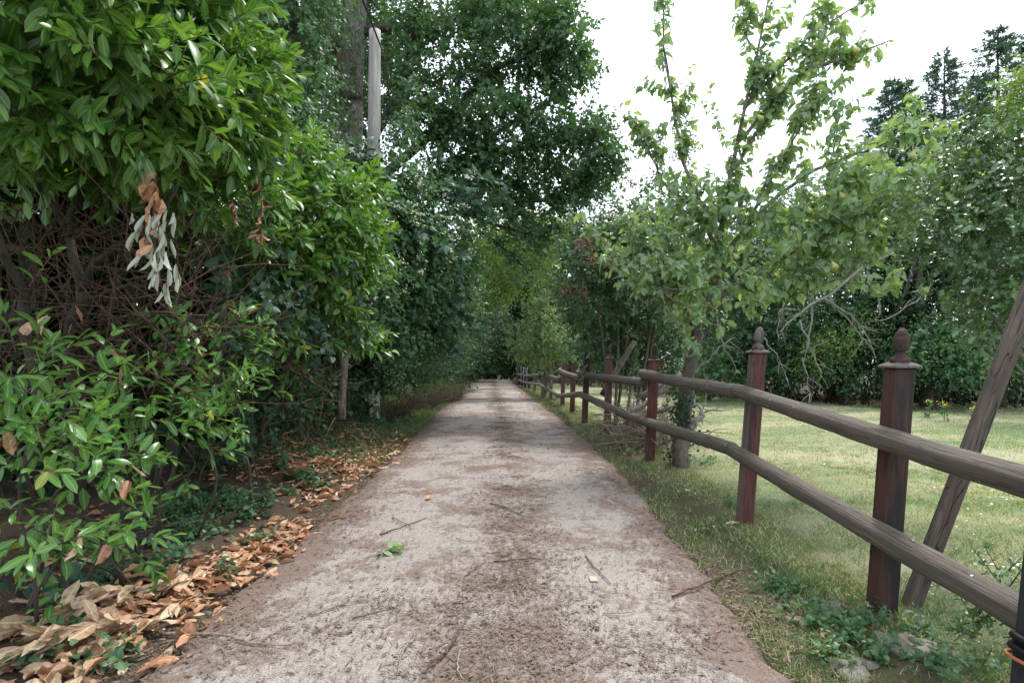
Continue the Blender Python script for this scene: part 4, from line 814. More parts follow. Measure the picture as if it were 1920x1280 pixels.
    t, rg = blob_plant('crab_apple_tree', 'small round crab apple tree with orange fruit above the far fence posts', 'tree', b, [pb(1015, 600, 17, 30), pb(990, 640, 17, 32), pb(1035, 640, 17, 34), pb(1015, 665, 17, 34, .5, 22), pb(1055, 655, 17, 20), pb(1010, 575, 17, 16), pb(968, 645, 17, 12), pb(1012, 558, 17, 9)], 900, 9, .075, OVATE, 'ovate', leaf_mat('crab_apple_leaf', (.10, .19, .075), (.22, .33, .14), .45, .35, rib=0), 57, .32, trunk=(.07, [b, b + [.1, 0, .4], at(1015, 640, 17), at(1012, 590, 17)]), bark=M_BARK)
    for k in range(34):
        c = at(1030 + rg.normal(0, 20), 645 + rg.normal(0, 20), 16.55); mb = MB(); a = np.linspace(0, 2 * np.pi, 6, endpoint=False)
        loft(mb, [[(c[0] + r * math.cos(s), c[1] + r * math.sin(s), c[2] + z) for s in a] for r, z in ((.008, -.025), (.022, -.012), (.024, .006), (.010, .022))]); mb.build('fruit', M_BERRY, t)
    p = on_lane(971, 722); mb = MB(); b = gpt(.28, 28.5); top = at(973, 605, 28.5); tube(mb, [b - [0, 0, .2], (b + top) / 2, top], [.075, .07, .065], 8); one('slim_post', mb, M_CAP, 'tall slim pale post at the far end of the fence', 'post')
    mb = MB(); c = gpt(.55, 31); rr = lambda w, z: [(c[0] + sx * w, c[1] + sy * w, c[2] + z) for sx, sy in ((-1, -1), (1, -1), (1, 1), (-1, 1))]
    o = thing('storage_box', c, 'pale grey box just beyond the black far end of the fence', 'box'); loft(mb, [rr(.24, 0), rr(.3, .75)]); mb.build('body', M_BIN, o, smooth=False)
    mb = MB(); loft(mb, [rr(.33, .752), rr(.33, .80), rr(.25, .86)]); mb.build('lid', M_BIN, o, smooth=False)
build_far()

# ------------------------------------------------------------------ right side
def build_pear():
    rg = np.random.default_rng(61); base = on_lane(1272, 874); t = thing('pear_tree', base, 'leaning pear tree with small green pears just behind the fence', 'tree')
    def br(pts, r0, r1, name='branch', n=16, sides=8, mat=M_PEARBARK):
        Q = smooth_path([at(*p) if not isinstance(p, np.ndarray) else p for p in pts], n); Q[1:-1] += rg.normal(0, .012, (n - 2, 3)); mb = MB(); tube(mb, Q, np.linspace(r0, r1, n), sides, rg.random(), True, 0, .1 if name == 'trunk' else .06, rg); mb.build(name, M_PEARTRUNK if name == 'trunk' else mat, t); return Q
    br([base - [0, 0, .1], base + [.02, 0, .05], (1284, 770, 6.2), (1297, 665, 6.2), (1308, 596, 6.2)], .10, .066, 'trunk', 26, 14)
    main = [([(1308, 600, 6.2), (1335, 540, 6.2), (1350, 430, 6.1), (1372, 320, 6.0), (1398, 200, 5.9), (1420, 100, 5.8), (1445, -30, 5.8)], .042, .006),
            ([(1335, 545, 6.2), (1370, 470, 6.0), (1405, 420, 5.8), (1480, 345, 5.6), (1560, 305, 5.4), (1640, 275, 5.2), (1740, 245, 5.0)], .03, .006),
            ([(1318, 588, 6.2), (1390, 530, 5.9), (1440, 505, 5.7), (1500, 470, 5.5), (1570, 470, 5.3), (1640, 440, 5.0)], .038, .008),
            ([(1345, 490, 6.1), (1318, 400, 6.2), (1282, 300, 6.2), (1262, 200, 6.1), (1245, 90, 6.0), (1240, -10, 5.9)], .028, .005),
            ([(1395, 205, 5.9), (1440, 150, 5.8), (1480, 110, 5.7), (1530, 60, 5.6), (1620, 5, 5.5)], .022, .006), ([(1380, 270, 6), (1440, 200, 5.8), (1500, 140, 5.6), (1580, 110, 5.4), (1672, 75, 5.2)], .022, .006),
            ([(1350, 430, 6.1), (1300, 390, 6.1), (1235, 330, 6.0), (1205, 240, 6.0)], .022, .005), ([(1340, 560, 6.2), (1260, 520, 6.1), (1190, 500, 6.0), (1130, 490, 5.9)], .028, .007),
            ([(1500, 470, 5.5), (1560, 420, 5.2), (1640, 400, 4.9), (1720, 360, 4.7)], .025, .006), ([(1405, 420, 5.8), (1440, 330, 5.6), (1490, 260, 5.4), (1520, 190, 5.3)], .02, .005), ([(1308, 600, 6.2), (1255, 560, 6.0), (1230, 540, 5.8)], .025, .008),
            ([(1440, 505, 5.7), (1480, 540, 5.4), (1530, 530, 5.1), (1600, 520, 4.9)], .022, .006), ([(1372, 320, 6), (1420, 250, 5.9), (1450, 180, 5.8), (1400, 60, 5.8), (1390, -10, 5.8)], .02, .005)]
    LQ = [br(*m) for m in main]
    dead = [([(1690, 452, 4.9), (1620, 510, 4.8), (1545, 560, 4.8), (1505, 585, 4.8), (1463, 622, 4.8)], .016, .006), ([(1545, 560, 4.8), (1580, 580, 4.75), (1615, 620, 4.7), (1642, 672, 4.7)], .010, .004), ([(1555, 555, 4.8), (1590, 600, 4.75), (1622, 640, 4.7), (1640, 660, 4.7)], .007, .003),
            ([(1485, 480, 5.4), (1502, 505, 5.3), (1508, 540, 5.3), (1525, 580, 5.2), (1512, 640, 5.1), (1500, 660, 5.1)], .015, .004), ([(1500, 600, 5), (1520, 650, 4.9), (1535, 690, 4.9), (1540, 705, 4.9)], .009, .003), ([(1490, 580, 5), (1462, 580, 5), (1458, 610, 5), (1460, 640, 5)], .009, .003),
            ([(1645, 548, 4.7), (1652, 600, 4.65), (1700, 575, 4.6), (1750, 530, 4.6)], .009, .003), ([(1420, 620, 5.3), (1450, 660, 5.2), (1475, 710, 5.2)], .006, .003), ([(1345, 600, 6), (1365, 660, 5.9), (1385, 700, 5.9)], .007, .003), ([(1505, 670, 5), (1515, 720, 5), (1518, 760, 5)], .006, .002),
            ([(1290, 745, 6.1), (1320, 770, 6.0), (1355, 770, 5.9)], .02, .008), ([(1282, 810, 6.1), (1305, 790, 6), (1318, 770, 6)], .04, .028), ([(1278, 700, 6.2), (1240, 735, 6.3), (1180, 770, 6.4)], .04, .03), ([(1300, 700, 6.1), (1330, 670, 6.0), (1370, 635, 6.0)], .012, .004), ([(1316, 775, 6), (1325, 720, 6), (1318, 690, 6)], .006, .002)]
    for p, a, b in dead:
        Q = br(p, a, b, 'bare_branch', 10, 6, M_LICHEN)
        if a < .03:
            B, E, LL = side_twigs(Q, rg, 5, .14, .2, -.1); mb = MB()
            for i in range(len(B)): tube(mb, [B[i], B[i] + E[i] * LL[i] * .5, B[i] + E[i] * LL[i] + [0, 0, -.01]], [.004, .003, .002], 4)
            mb.build('spurs', M_LICHEN, t, kind='stuff')
    tw = MB(); B, E, LL = [], [], []
    for k, Q in enumerate(LQ):
        n = [46, 34, 26, 34, 26, 26, 22, 26, 20, 18, 14, 16, 22][k]; b, d, l = side_twigs(Q, rg, n, .13 if k in (0, 3, 4, 5, 6, 9, 12) else .2, .12, .25); B.append(b); E.append(d); LL.append(l)
        # second-order branches
        airy = k in (0, 1, 3, 4, 5, 6, 9, 12)
        b2, d2, l2 = side_twigs(Q, rg, 4 if airy else 7, .3 if airy else .65, .15, .4, .6 if airy else .9)
        for i in range(len(b2)):
            q = np.array([b2[i] + d2[i] * l2[i] * s + np.array([0, 0, .08 * s * s]) + rg.normal(0, .02, 3) * s for s in np.linspace(0, 1, 6)]); tube(tw, q, np.linspace(.009, .003, 6), 5, rg.random())
            b3, d3, l3 = side_twigs(q, rg, 9, .13, .2, .2); B.append(b3); E.append(d3); LL.append(l3)
    L1 = shoots(np.concatenate(B), np.concatenate(E), np.concatenate(LL), 5, .098, rg, 65, 35, .45, .4, .1, .65, tw, .0028)
    wh = [(1398, 200, 5.9, 1470, 40, 5.7), (1372, 320, 6, 1330, 150, 6), (1282, 300, 6.2, 1296, 110, 6.1), (1262, 200, 6.1, 1228, 20, 6), (1300, 390, 6.1, 1200, 230, 6), (1440, 200, 5.8, 1560, 90, 5.5), (1480, 150, 5.7, 1672, 70, 5.2), (1490, 260, 5.5, 1530, 110, 5.4), (1450, 330, 5.6, 1560, 190, 5.4),
          (1420, 100, 5.8, 1500, -20, 5.7), (1410, 160, 5.9, 1380, 0, 5.9), (1540, 300, 5.4, 1610, 190, 5.2), (1360, 400, 6, 1420, 250, 5.9), (1330, 430, 6.1, 1330, 290, 6.1), (1500, 250, 5.5, 1640, 160, 5.2), (1255, 170, 6.1, 1190, 160, 6), (1520, 200, 5.4, 1600, 140, 5.3), (1400, 280, 6, 1480, 150, 5.8), (1445, 200, 5.8, 1440, 40, 5.8), (1600, 280, 5.3, 1740, 200, 5)]
    WA = np.array([at(*w[:3]) for w in wh]); WB = np.array([at(*w[3:]) for w in wh]); Lw = shoots(WA, WB - WA, np.linalg.norm(WB - WA, axis=1), 26, .09, rg, 85, 40, .45, .5, .05, .35, tw, .005, t0=.0)
    Lw2 = shoots(WA + (WB - WA) * .35, WB - WA + rg.normal(0, .3, WA.shape), np.linalg.norm(WB - WA, axis=1) * .5, 14, .085, rg, 85, 40, .45, .5, .05, .35, tw, .004); L1 = cat(L1, Lw, Lw2)
    fb = [pb(1260, 430, 6.2, 65), pb(1215, 430, 6.2, 45), pb(1320, 400, 6.0, 70), pb(1420, 430, 5.7, 70), pb(1510, 420, 5.4, 70), pb(1600, 420, 5.1, 60), pb(1290, 500, 6, 60), pb(1230, 520, 6, 60), pb(1450, 510, 5.4, 50), pb(1560, 350, 5.3, 60), pb(1640, 340, 5, 60), pb(1590, 480, 5, 45), pb(1350, 370, 6, 40), pb(1700, 400, 4.8, 50), pb(1270, 570, 6, 35), pb(1400, 550, 5.6, 40)]
    P, D = blob_pts(clumps(fb, 5, .45, rg, .8), 560, rg, .2, (0, -.2, .15), .6, .3); L2 = shoots(P, D, .2, 5, .098, rg, 65, 35, .45, .4, .1, .65, tw, .0028)
    foliage(t, 'pear', PEAR_LEAF, M_PEAR, cat(L1, L2), rg, 300); tw.build('twigs', M_PEARBARK, t, kind='stuff')
    prof = [(.004, 0), (.010, -.004), (.013, -.016), (.018, -.028), (.026, -.042), (.030, -.056), (.027, -.070), (.014, -.079), (.004, -.080)]; a = np.linspace(0, 2 * np.pi, 10, endpoint=False)
    mbp = MB(); loft(mbp, [[(r * math.cos(s), r * math.sin(s), z) for s in a] for r, z in prof[::-1]]); tube(mbp, [(0, 0, 0), (.004, 0, .02), (.002, .003, .04)], .0022, 4); me = mbp.mesh('pear', M_PEAR_FRUIT)
    for x, y, Y in [(1495, 440, 5.1), (1560, 490, 4.8), (1660, 290, 4.9), (1715, 280, 4.8), (1700, 315, 4.8), (1575, 360, 5), (1640, 430, 4.8), (1515, 388, 5.2), (1420, 215, 5.6), (1375, 475, 5.7), (1244, 500, 5.8), (1270, 580, 5.8), (1600, 88, 5.2), (1880, 250, 4.4), (1345, 560, 5.9)]:
        o = bpy.data.objects.new('pear', me); COL.objects.link(o); o.parent = t; o.location = Vector(at(x, y, Y) - base); o.rotation_euler = (rg.normal(0, .5), rg.normal(0, .6), rg.random() * 6); o.scale = (1, 1, 1)
    # ivy on the foot of the trunk
    P = np.array([at(1280 + rg.normal(0, 14) - (y - 760) * .08, y, 6.03) for y in rg.uniform(735, 875, 420)]); n = len(P); mb = MB(); put_leaves(mb, HEART, P, rdir(n, rg) + [0, 0, -.6], np.tile([0, -1, .3], (n, 1)) + .5 * rg.standard_normal((n, 3)), np.full(n, .035), rg.random(n), rg.integers(0, 3, n)); mb.build('ivy', M_IVY_SHADE, t, kind='stuff')
build_pear()

def build_lilac():
    blobs = [pb(1120, 480, 9, 65), pb(1185, 460, 9, 65), pb(1130, 570, 9.5, 60), pb(1200, 540, 9, 70), pb(1235, 430, 8.6, 55), pb(1250, 480, 8.6, 55), pb(1235, 370, 8.6, 36), pb(1160, 425, 9, 36), pb(1095, 450, 9, 30), pb(1085, 530, 9.2, 38), pb(1170, 620, 9.5, 60), pb(1270, 560, 8.6, 50), pb(1110, 630, 9.6, 40)]
    base = gpt(1.9, 9)
    t, rg = blob_plant('lilac_shrub', 'tall lilac shrub with brown seed heads left of the pear trunk', 'shrub', base, blobs, 1350, 8, .085, HEART_LOW, 'heart_low', M_LILAC, 71, .34, (0, -.3, .25), .5, 250, (75, 40), .55, .4, .1)
    for x0, x1, y1 in [(1150, 1090, 500), (1158, 1130, 430), (1166, 1180, 380), (1180, 1210, 420), (1195, 1240, 380), (1210, 1260, 460)]:
        b = at(x0, 745, 9); b = gpt(b[0], 9.3 + rg.normal(0, .15)); mb = MB(); m = at((x0 + x1) / 2 + rg.normal(0, 6), 600, 9); tube(mb, smooth_path([b, m, at(x1, y1, 9)], 10), np.linspace(.028, .010, 10), 6, rg.random(), True, 0, .06, rg); mb.build('stem', M_BARK, t)
    for x, y, Y in [(1110, 480, 7.9), (1138, 488, 7.9), (1060, 543, 8.2), (1092, 548, 8.2), (1085, 460, 8.0), (1240, 262, 8.2), (1262, 290, 8.2), (1290, 300, 8), (1182, 345, 7.8), (1150, 400, 7.9), (1300, 270, 8), (1270, 240, 8.2), (1100, 455, 8.4), (1230, 330, 8)]:
        c = at(x, y, Y); k = 90; P = c + rg.normal(0, 1, (k, 3)) * [.05, .05, .07]; mb = MB(); put_leaves(mb, NEEDLE, P, rdir(k, rg), rdir(k, rg), np.full(k, .045), rg.random(k), rg.integers(0, 2, k)); mb.build('seed_head', M_SEED, t, kind='stuff')
    # dark evergreen in its shade
    blob_plant('holly_bush', 'dark glossy evergreen bush in shade behind the fence and lilac', 'bush', gpt(2.3, 9.8), [pb(1210, 610, 9.8, 60), pb(1180, 660, 9.8, 45), pb(1240, 640, 9.6, 45), pb(1130, 650, 10, 40)], 520, 8, .07, OVATE, 'ovate', M_IVY_SHADE, 72, .3, trunk=(.05, [gpt(2.3, 9.8), gpt(2.3, 9.8, .5), gpt(2.35, 9.8, 1.2)]))
    # heap of cut brushwood
    rg = np.random.default_rng(73); mb = MB()
    for k in range(420):
        x = rg.normal(1.75, .28); y = rg.normal(7.2, .35); a = gpt(x, y, rg.uniform(0, .45)); d = nrm(np.array([rg.normal(0, .7), rg.normal(0, .5), rg.normal(.35, .5)])); l = rg.uniform(.2, .7); r = rg.uniform(.002, .007)
        tube(mb, [a - d * l * .3, a + rg.normal(0, .03, 3), a + d * l * .7 + [0, 0, -.05]], [r, r, r * .5], 4, rg.random())
    tag(mb.build('brushwood_heap', M_DRYTWIG), 'heap of dry twiggy brushwood behind the fence beside the pear trunk', 'brushwood', kind='stuff')
    for k, (p, q, r, lb) in enumerate([((1130, 740, 9.0), (1190, 640, 8.6), .06, 'grey sawn branch propped against the fence left of the brushwood'), ((1200, 745, 7.2), (1300, 700, 6.9), .045, 'thick broken branch sticking out of the brushwood towards the pear trunk'), ((1190, 790, 7.0), (1275, 760, 6.8), .03, 'pale splintered stick low in the brushwood heap')]):
        mb = MB(); a, b = at(*p), at(*q); tube(mb, smooth_path([a, (a + b) / 2 + [0, 0, .02], b], 8), np.linspace(r, r * .7, 8), 8, rg.random(), True, 0, .08, rg); one('cut_branch', mb, M_PEARBARK, lb, 'branch')
build_lilac()

def build_holly():
    blobs = [pb(1850, 420, 3.5, 85, .35), pb(1905, 330, 3.4, 75, .35), pb(1890, 520, 3.4, 75, .35), pb(1800, 370, 3.7, 55, .3), pb(1790, 460, 3.7, 40, .25), pb(1960, 430, 3.3, 120, .4, 160), pb(1900, 600, 3.3, 45, .25), pb(1870, 300, 3.6, 50, .3), pb(1950, 250, 3.5, 80, .4), pb(1880, 650, 3.2, 25, .2)]
    base = gpt(3.35, 3.6); tr = (.05, [base, base + [0, 0, .8], at(1960, 500, 3.5), at(1940, 320, 3.5)])
    t, rg = blob_plant('holly_shrub', 'spiny-leaved holly hanging in at the right edge over the leaning beam', 'shrub', base, blobs, 460, 10, .064, HOLLY_LEAF, 'holly', M_HOLLY, 75, .24, (-.35, -.2, .1), .4, 300, (75, 40), .5, .25, .1, tr, M_BARK)
    base = gpt(2.1, 2.35)
    blob_plant('holly_seedling', 'dark holly seedling beside the low rail at the bottom right edge', 'seedling', base, [pb(1890, 1110, 2.15, 45, .12), pb(1850, 1150, 2.15, 35, .1), pb(1860, 1200, 2.1, 40, .1)], 26, 7, .045, HOLLY_LEAF, 'holly', M_HOLLY, 76, .14, (-.3, -.2, .2), .2, 120, trunk=(.008, [base, base + [.0, -.05, .15], at(1885, 1110, 2.15)]), bark=M_TWIG, limbs=False)
build_holly()

def build_right_background():
    # conifers
    rg = np.random.default_rng(81)
    con = [(1672, 150, 30, 30, 'narrow dark conifer with forked tip at the left end of the conifer row'), (1698, 155, 31, 26, 'small conifer tip close beside the leftmost conifer'), (1770, 103, 29, 46, 'dark conifer with a thin pointed top left of the tallest conifer'), (1870, 58, 27, 66, 'tallest broad dark conifer near the upper right corner'), (1935, 70, 27, 60, 'dark conifer half cut off by the right picture edge'), (1830, 150, 32, 44, 'shorter conifer between the two tallest ones')]
    for k, (px, py, Y, wp, lb) in enumerate(con):
        top = at(px, py, Y); g = gpt(top[0], Y, -.1); h = top[2] - g[2]; t = thing('conifer_tree', g, lb, 'conifer', None)
        mb = MB(); tube(mb, [g, g + [0, 0, h * .5], top - [0, 0, .3]], [.28, .17, .02], 8); mb.build('trunk', M_BARKD, t)
        PP, DD, LL = [], [], []
        for lev in np.arange(.012, .6, .021):
            lev = lev + rg.normal(0, .004); R = rpx(110 + wp * 2.4, Y) * lev ** .9
            for q in range(9):
                ph = rg.random() * 6.28; u = np.array([math.cos(ph), math.sin(ph), 0]); ln = R * rg.uniform(.45, 1.15) + .1; zz = g[2] + h * (1 - lev * .82) + rg.normal(0, .1)
                for tt in np.linspace(.25, 1, 3 + int(ln * 2.2)):
                    PP.append(np.array([top[0], Y, zz]) + u * ln * tt + np.array([0, 0, -.12 * ln * tt + .16 * ln * tt * tt])); DD.append(u + np.array([0, 0, .25 + .3 * tt]) + .3 * rg.standard_normal(3)); LL.append(.26 + .2 * ln * (1.1 - tt) * .6)
        L_ = shoots(np.array(PP), np.array(DD), np.array(LL), 10, .19, rg, 50, 18, .4, .3, .2, .1, flat=.5); foliage(t, 'needle', NEEDLE, M_CONIF, L_, rg)
        P = top + np.stack([0 * np.arange(14.), 0 * np.arange(14.), -np.arange(14) * .12], -1); L_ = shoots(P, np.tile([0, 0, 1.], (14, 1)) + .35 * rg.standard_normal((14, 3)), .3, 8, .16, rg, 40, 10); mb = MB(); m = len(L_[0]); put_leaves(mb, NEEDLE, *L_, rg.random(m), rg.integers(0, 2, m)); mb.build('leader', M_CONIF, t, kind='stuff')
    G = None
    def wt(lb, x, y, h, sp, n, mat, seed, ls=.11, r0=.13): tree('woodland_tree', lb, x, y, h, sp, n, ls, mat, seed, r0, M_BARKD, TREE_LEAF, 9, .55, G, .2, .35)
    wt('dark leafy tree at the field edge behind the second finial post', 6.6, 15.5, 5, [pb(1420, 480, 16, 70), pb(1380, 560, 16, 60), pb(1470, 560, 15.5, 65), pb(1420, 640, 15.5, 60), pb(1360, 650, 16, 45), pb(1460, 680, 15, 45, 1, 35)], 1500, M_HEDGE, 82)
    wt('deep green tree at the field edge behind the dead pear twigs', 8.6, 14.6, 5, [pb(1540, 460, 15, 75), pb(1500, 620, 14.5, 60), pb(1570, 600, 14.5, 70), pb(1620, 520, 15, 70), pb(1550, 680, 14, 60, 1, 30), pb(1600, 400, 16, 70)], 1700, M_HEDGE, 83)
    wt('blackish green tree at the field edge behind the nearest finial post', 10, 13.6, 5, [pb(1680, 480, 14.5, 75), pb(1660, 600, 14, 65), pb(1720, 580, 14, 60), pb(1700, 400, 15.5, 70), pb(1640, 670, 13.6, 60, 1, 35), pb(1720, 680, 13.6, 40, 1, 30)], 1700, M_IVY_SHADE, 84)
    wt('dark tree at the field edge behind the leaning beam', 11.3, 13, 5, [pb(1800, 500, 14, 80), pb(1880, 560, 13.5, 80), pb(1840, 420, 14.5, 80), pb(1920, 450, 14, 90), pb(1880, 680, 13, 60, 1, 40), pb(1960, 620, 13, 90)], 1800, M_HEDGE, 85)
    wt('bright green hawthorn spreading low behind the nearest finial post', 9.7, 12.9, 2.6, [pb(1760, 630, 12.8, 55, .7, 35), pb(1810, 640, 12.6, 60, .7, 38), pb(1860, 660, 12.6, 50, .7, 30), pb(1720, 660, 12.8, 40, .6, 25), pb(1800, 690, 12.6, 60, .6, 25)], 900, M_CLIMB, 86, .08, .07)
    wt('yellowish green sapling low at the field edge behind the dead pear twigs', 7.4, 14, 2.4, [pb(1570, 640, 13.6, 30, .5, 22), pb(1530, 660, 13.8, 25, .5, 18), pb(1610, 620, 13.6, 20, .5, 15)], 260, M_BRIGHT, 87, .07, .05)
    wt('fresh green bush at the field edge between pear trunk and second finial post', 5.6, 16, 2.6, [pb(1340, 690, 15.5, 45, .7, 30), pb(1390, 690, 15.5, 40, .7, 28), pb(1300, 700, 16, 40, .7, 25)], 600, M_CLIMB, 88, .08, .06)
    wt('tall light green ash-like tree at the upper right edge in front of the conifers', 13, 12.5, 8, [pb(1935, 200, 12, 50), pb(1900, 270, 12, 50), pb(1820, 300, 12, 35), pb(1950, 140, 12, 40), pb(1760, 320, 12.5, 30), pb(1950, 270, 11.5, 60)], 1000, M_BRIGHT, 89, .09, .12)
    wt('dark tree in the wood behind the pear crown', 9, 22, 9, [pb(1480, 400, 22, 70, 1.5, 45), pb(1560, 380, 22, 60, 1.5, 45), pb(1400, 440, 22, 70, 1.5, 40), pb(1640, 350, 22, 60, 1.5, 50), pb(1320, 470, 23, 60, 1.5, 40), pb(1450, 500, 22, 80, 1.5, 50), pb(1720, 330, 22, 60, 1.5, 60)], 1500, M_HEDGE, 90, .15, .2)
    # wall of the wood behind
    bl = [(x, y, .5, 1.5, .8, .8) for x, y in [(4.6, 18.6), (6.6, 17.4), (8.4, 16.4), (10, 15.4), (11.6, 14.6), (13, 13.8), (14.6, 12.6), (16, 11)]] + [(x, y, 2.0, 2.6, 1.8, 2.8) for x, y in [(6, 21), (9.5, 19), (13, 17.5), (16.5, 15.5), (19, 12), (3, 26)]]
    blob_plant('woodland_underwood', 'unbroken dark underwood behind the trees along the far field edge', 'underwood', gpt(11, 18), bl, 4200, 9, .16, TREE_LEAF, 'tree', M_IVY_SHADE, 91, .6, twigs=False)[0]['kind'] = 'stuff'
    # stems under the wood edge
    rg = np.random.default_rng(92); mb = MB()
    for k in range(130):
        px = rg.uniform(1380, 1920); Y = np.interp(px, [1380, 1920], [15.6, 12.6]) + rg.uniform(.2, 2); x = at(px, 700, Y)[0]; a = gpt(x, Y); l = rg.uniform(.8, 2); d = nrm(np.array([rg.normal(0, .3), rg.normal(0, .2), 1]))
        tube(mb, [a, a + d * l * .5 + rg.normal(0, .06, 3), a + d * l], np.array([1, .8, .5]) * rg.uniform(.008, .03), 5, rg.random())
    tag(mb.build('understorey_stems', M_BARKD), 'thin bare stems in the shade under the far wood edge', 'stems', kind='stuff')
    # ragwort
    for k, (px, py) in enumerate([(1742, 782), (1770, 790), (1822, 800)]):
        p = on_lane(px, py); t = thing('ragwort', p, ['yellow ragwort flower right behind the nearest finial post at the wood edge', 'small yellow ragwort flower between the other two at the wood edge', 'yellow ragwort flower nearest the leaning beam at the wood edge'][k], 'wildflower')
        mb = MB(); h = .32; tube(mb, [p, p + [.01, 0, h * .5], p + [0, 0, h]], .006, 5); mb.build('stalk', M_CLIMB, t)
        n = 16; P = p + [0, 0, h] + rg.normal(0, 1, (n, 3)) * [.04, .04, .02]; mb = MB(); put_leaves(mb, HEART, P, rdir(n, rg), np.tile([0, -.6, 1.], (n, 1)) + .4 * rg.standard_normal((n, 3)), np.full(n, .024), rg.random(n), rg.integers(0, 3, n)); mb.build('flower_head', M_YELLOW, t, kind='stuff')
        P = np.array([p + [0, 0, h * s] for s in np.linspace(.1, .9, 12)]); L_ = shoots(P, rdir(12, rg) + [0, 0, .4], .06, 3, .07, rg); mb = MB(); put_leaves(mb, OVATE, *L_, rg.random(36), rg.integers(0, 3, 36)); mb.build('leaves', M_CLIMB, t, kind='stuff')
build_right_background()

# ------------------------------------------------------------------ ground cover
def build_grass():
    rg = np.random.default_rng(101)
    def blades(n, xf, yf, hlo, hhi, wmul, mat, name, lb, ct, keepf=None, tm=None):
        y = yf(rg.random(n)); x = xf(rg.random(n), y)
        if keepf is not None: k = keepf(x, y); x, y = x[k], y[k]
        n = len(x); P = np.stack([x, y, gz(x, y) - .005], -1); D = np.array([0, 0, 1.]) + .75 * rg.standard_normal((n, 3)) * [1, 1, .2]; N = rdir(n, rg) * [1, 1, .3]
        S = rg.uniform(hlo, hhi, n) * (1 + np.maximum(y - 5, 0) * .04)
        w = .06 * wmul * (1 + np.maximum(y - 4, 0) * .10).mean()
        V = np.array([(-w, 0, 0), (w, 0, 0), (0, 1, -.2)]); T = np.array([(0, 1, 2)]); UV = V[:, [1, 0]]
        mb = MB(); put_leaves(mb, [(V, T, UV)], P, D, N, S, rg.random(n), np.zeros(n, int)); tag(mb.build(name, mat), lb, ct, kind='stuff')
    # lawn
    blades(190000, lambda u, y: lane_x(y) + LANE_HW + .5 + u * np.minimum(2.0 + y * 1.0, 14), lambda u: 1.6 + 14 * u ** 1.7, .02, .042, .9, M_LAWN, 'lawn_grass', 'short mown grass of the field, green with straw patches', 'grass')
    blades(70000, lambda u, y: lane_x(y) + LANE_HW + .4 + u * 3.4, lambda u: 1.7 + 4.2 * u ** 1.2, .018, .04, .8, M_LAWN, 'near_lawn_grass', 'grass just behind the near fence posts, closer and thicker than the field', 'grass')
    # verge between lane and fence
    f = lambda x, y: np.sin(x * 7 + y * 3) + np.sin(y * 5.3 - x * 4) + .9 * rg.standard_normal(len(x)) > -.1
    blades(80000, lambda u, y: lane_x(y) + LANE_HW - .07 + u ** .9 * .78, lambda u: 1.7 + 22 * u ** 1.9, .02, .06, .7, M_GRASS, 'verge_grass', 'patchy green and straw grass between lane and fence', 'grass', f)
    blades(34000, lambda u, y: lane_x(y) - LANE_HW - .02 - u * 1.3, lambda u: 6.0 + 26 * u ** 1.3, .025, .075, .7, M_BANKGRASS, 'bank_grass', 'green grass on the bank left of the lane beyond the fallen leaves', 'grass')
    # flowers dotted in the lawn
    n = 420; y = 2.6 + 8 * rg.random(n) ** 1.2; x = lane_x(y) + LANE_HW + .9 + rg.random(n) * y * .8; P = np.stack([x, y, gz(x, y) + .035], -1)
    mb = MB(); put_leaves(mb, HEART, P, rdir(n, rg) * [1, 1, .2], np.tile([0, 0, 1.], (n, 1)), rg.uniform(.010, .022, n), rg.random(n), rg.integers(0, 3, n)); tag(mb.build('lawn_daisies', M_FLOWER), 'tiny white clover and daisy flecks scattered in the lawn', 'flowers', kind='stuff')
    # weeds at the lane's edges: right
    def weeds(c, n, r, K, ls, tm, mat, name, lb, up=.75, h=.10):
        P = []; 
        for cx, cy, rr, k in c:
            q = rg.normal(0, 1, (k, 2)) * rr * .6 + [cx, cy]; P.append(np.stack([q[:, 0], q[:, 1], gz(q[:, 0], q[:, 1])], -1))
        P = np.concatenate(P); m = len(P); D = np.array([0, 0, 1.]) + .5 * rg.standard_normal((m, 3)) * [1, 1, .2]; L_ = shoots(P, D, h * rg.uniform(.5, 1.3, m), K, ls, rg, 80, 50, up, .3, 0, .1); k = len(L_[0])
        mb = MB(); put_leaves(mb, tm, *L_, rg.random(k), rg.integers(0, len(tm), k)); tag(mb.build(name, mat), lb, 'weeds', kind='stuff')
    def gp(px, py): p = on_lane(px, py); return p[0], p[1]
    weeds([(*gp(1480, 1110), .12, 34), (*gp(1530, 1170), .12, 26), (*gp(1590, 1190), .10, 20), (*gp(1640, 1170), .06, 14), (*gp(1560, 1240), .08, 14), (*gp(1640, 1240), .08, 10), (*gp(1370, 950), .07, 10), (*gp(1320, 870), .1, 20), (*gp(1220, 862), .06, 8), (*gp(1780, 1250), .15, 22), (*gp(1700, 1240), .14, 18), (*gp(1740, 1200), .1, 12)], 0, 0, 5, .032, HEART, M_CLIMB, 'edge_weeds', 'clumps of low green weeds between the lane edge and the fence posts')
    weeds([(*gp(1560, 1220), .1, 10), (*gp(1880, 1240), .15, 14), (*gp(1330, 1000), .12, 14), (*gp(1180, 850), .2, 40), (*gp(1130, 810), .25, 40), (*gp(1280, 930), .15, 20)], 0, 0, 5, .026, OVATE, M_GRASS, 'verge_clover', 'small clover leaves among the verge grass right of the lane')
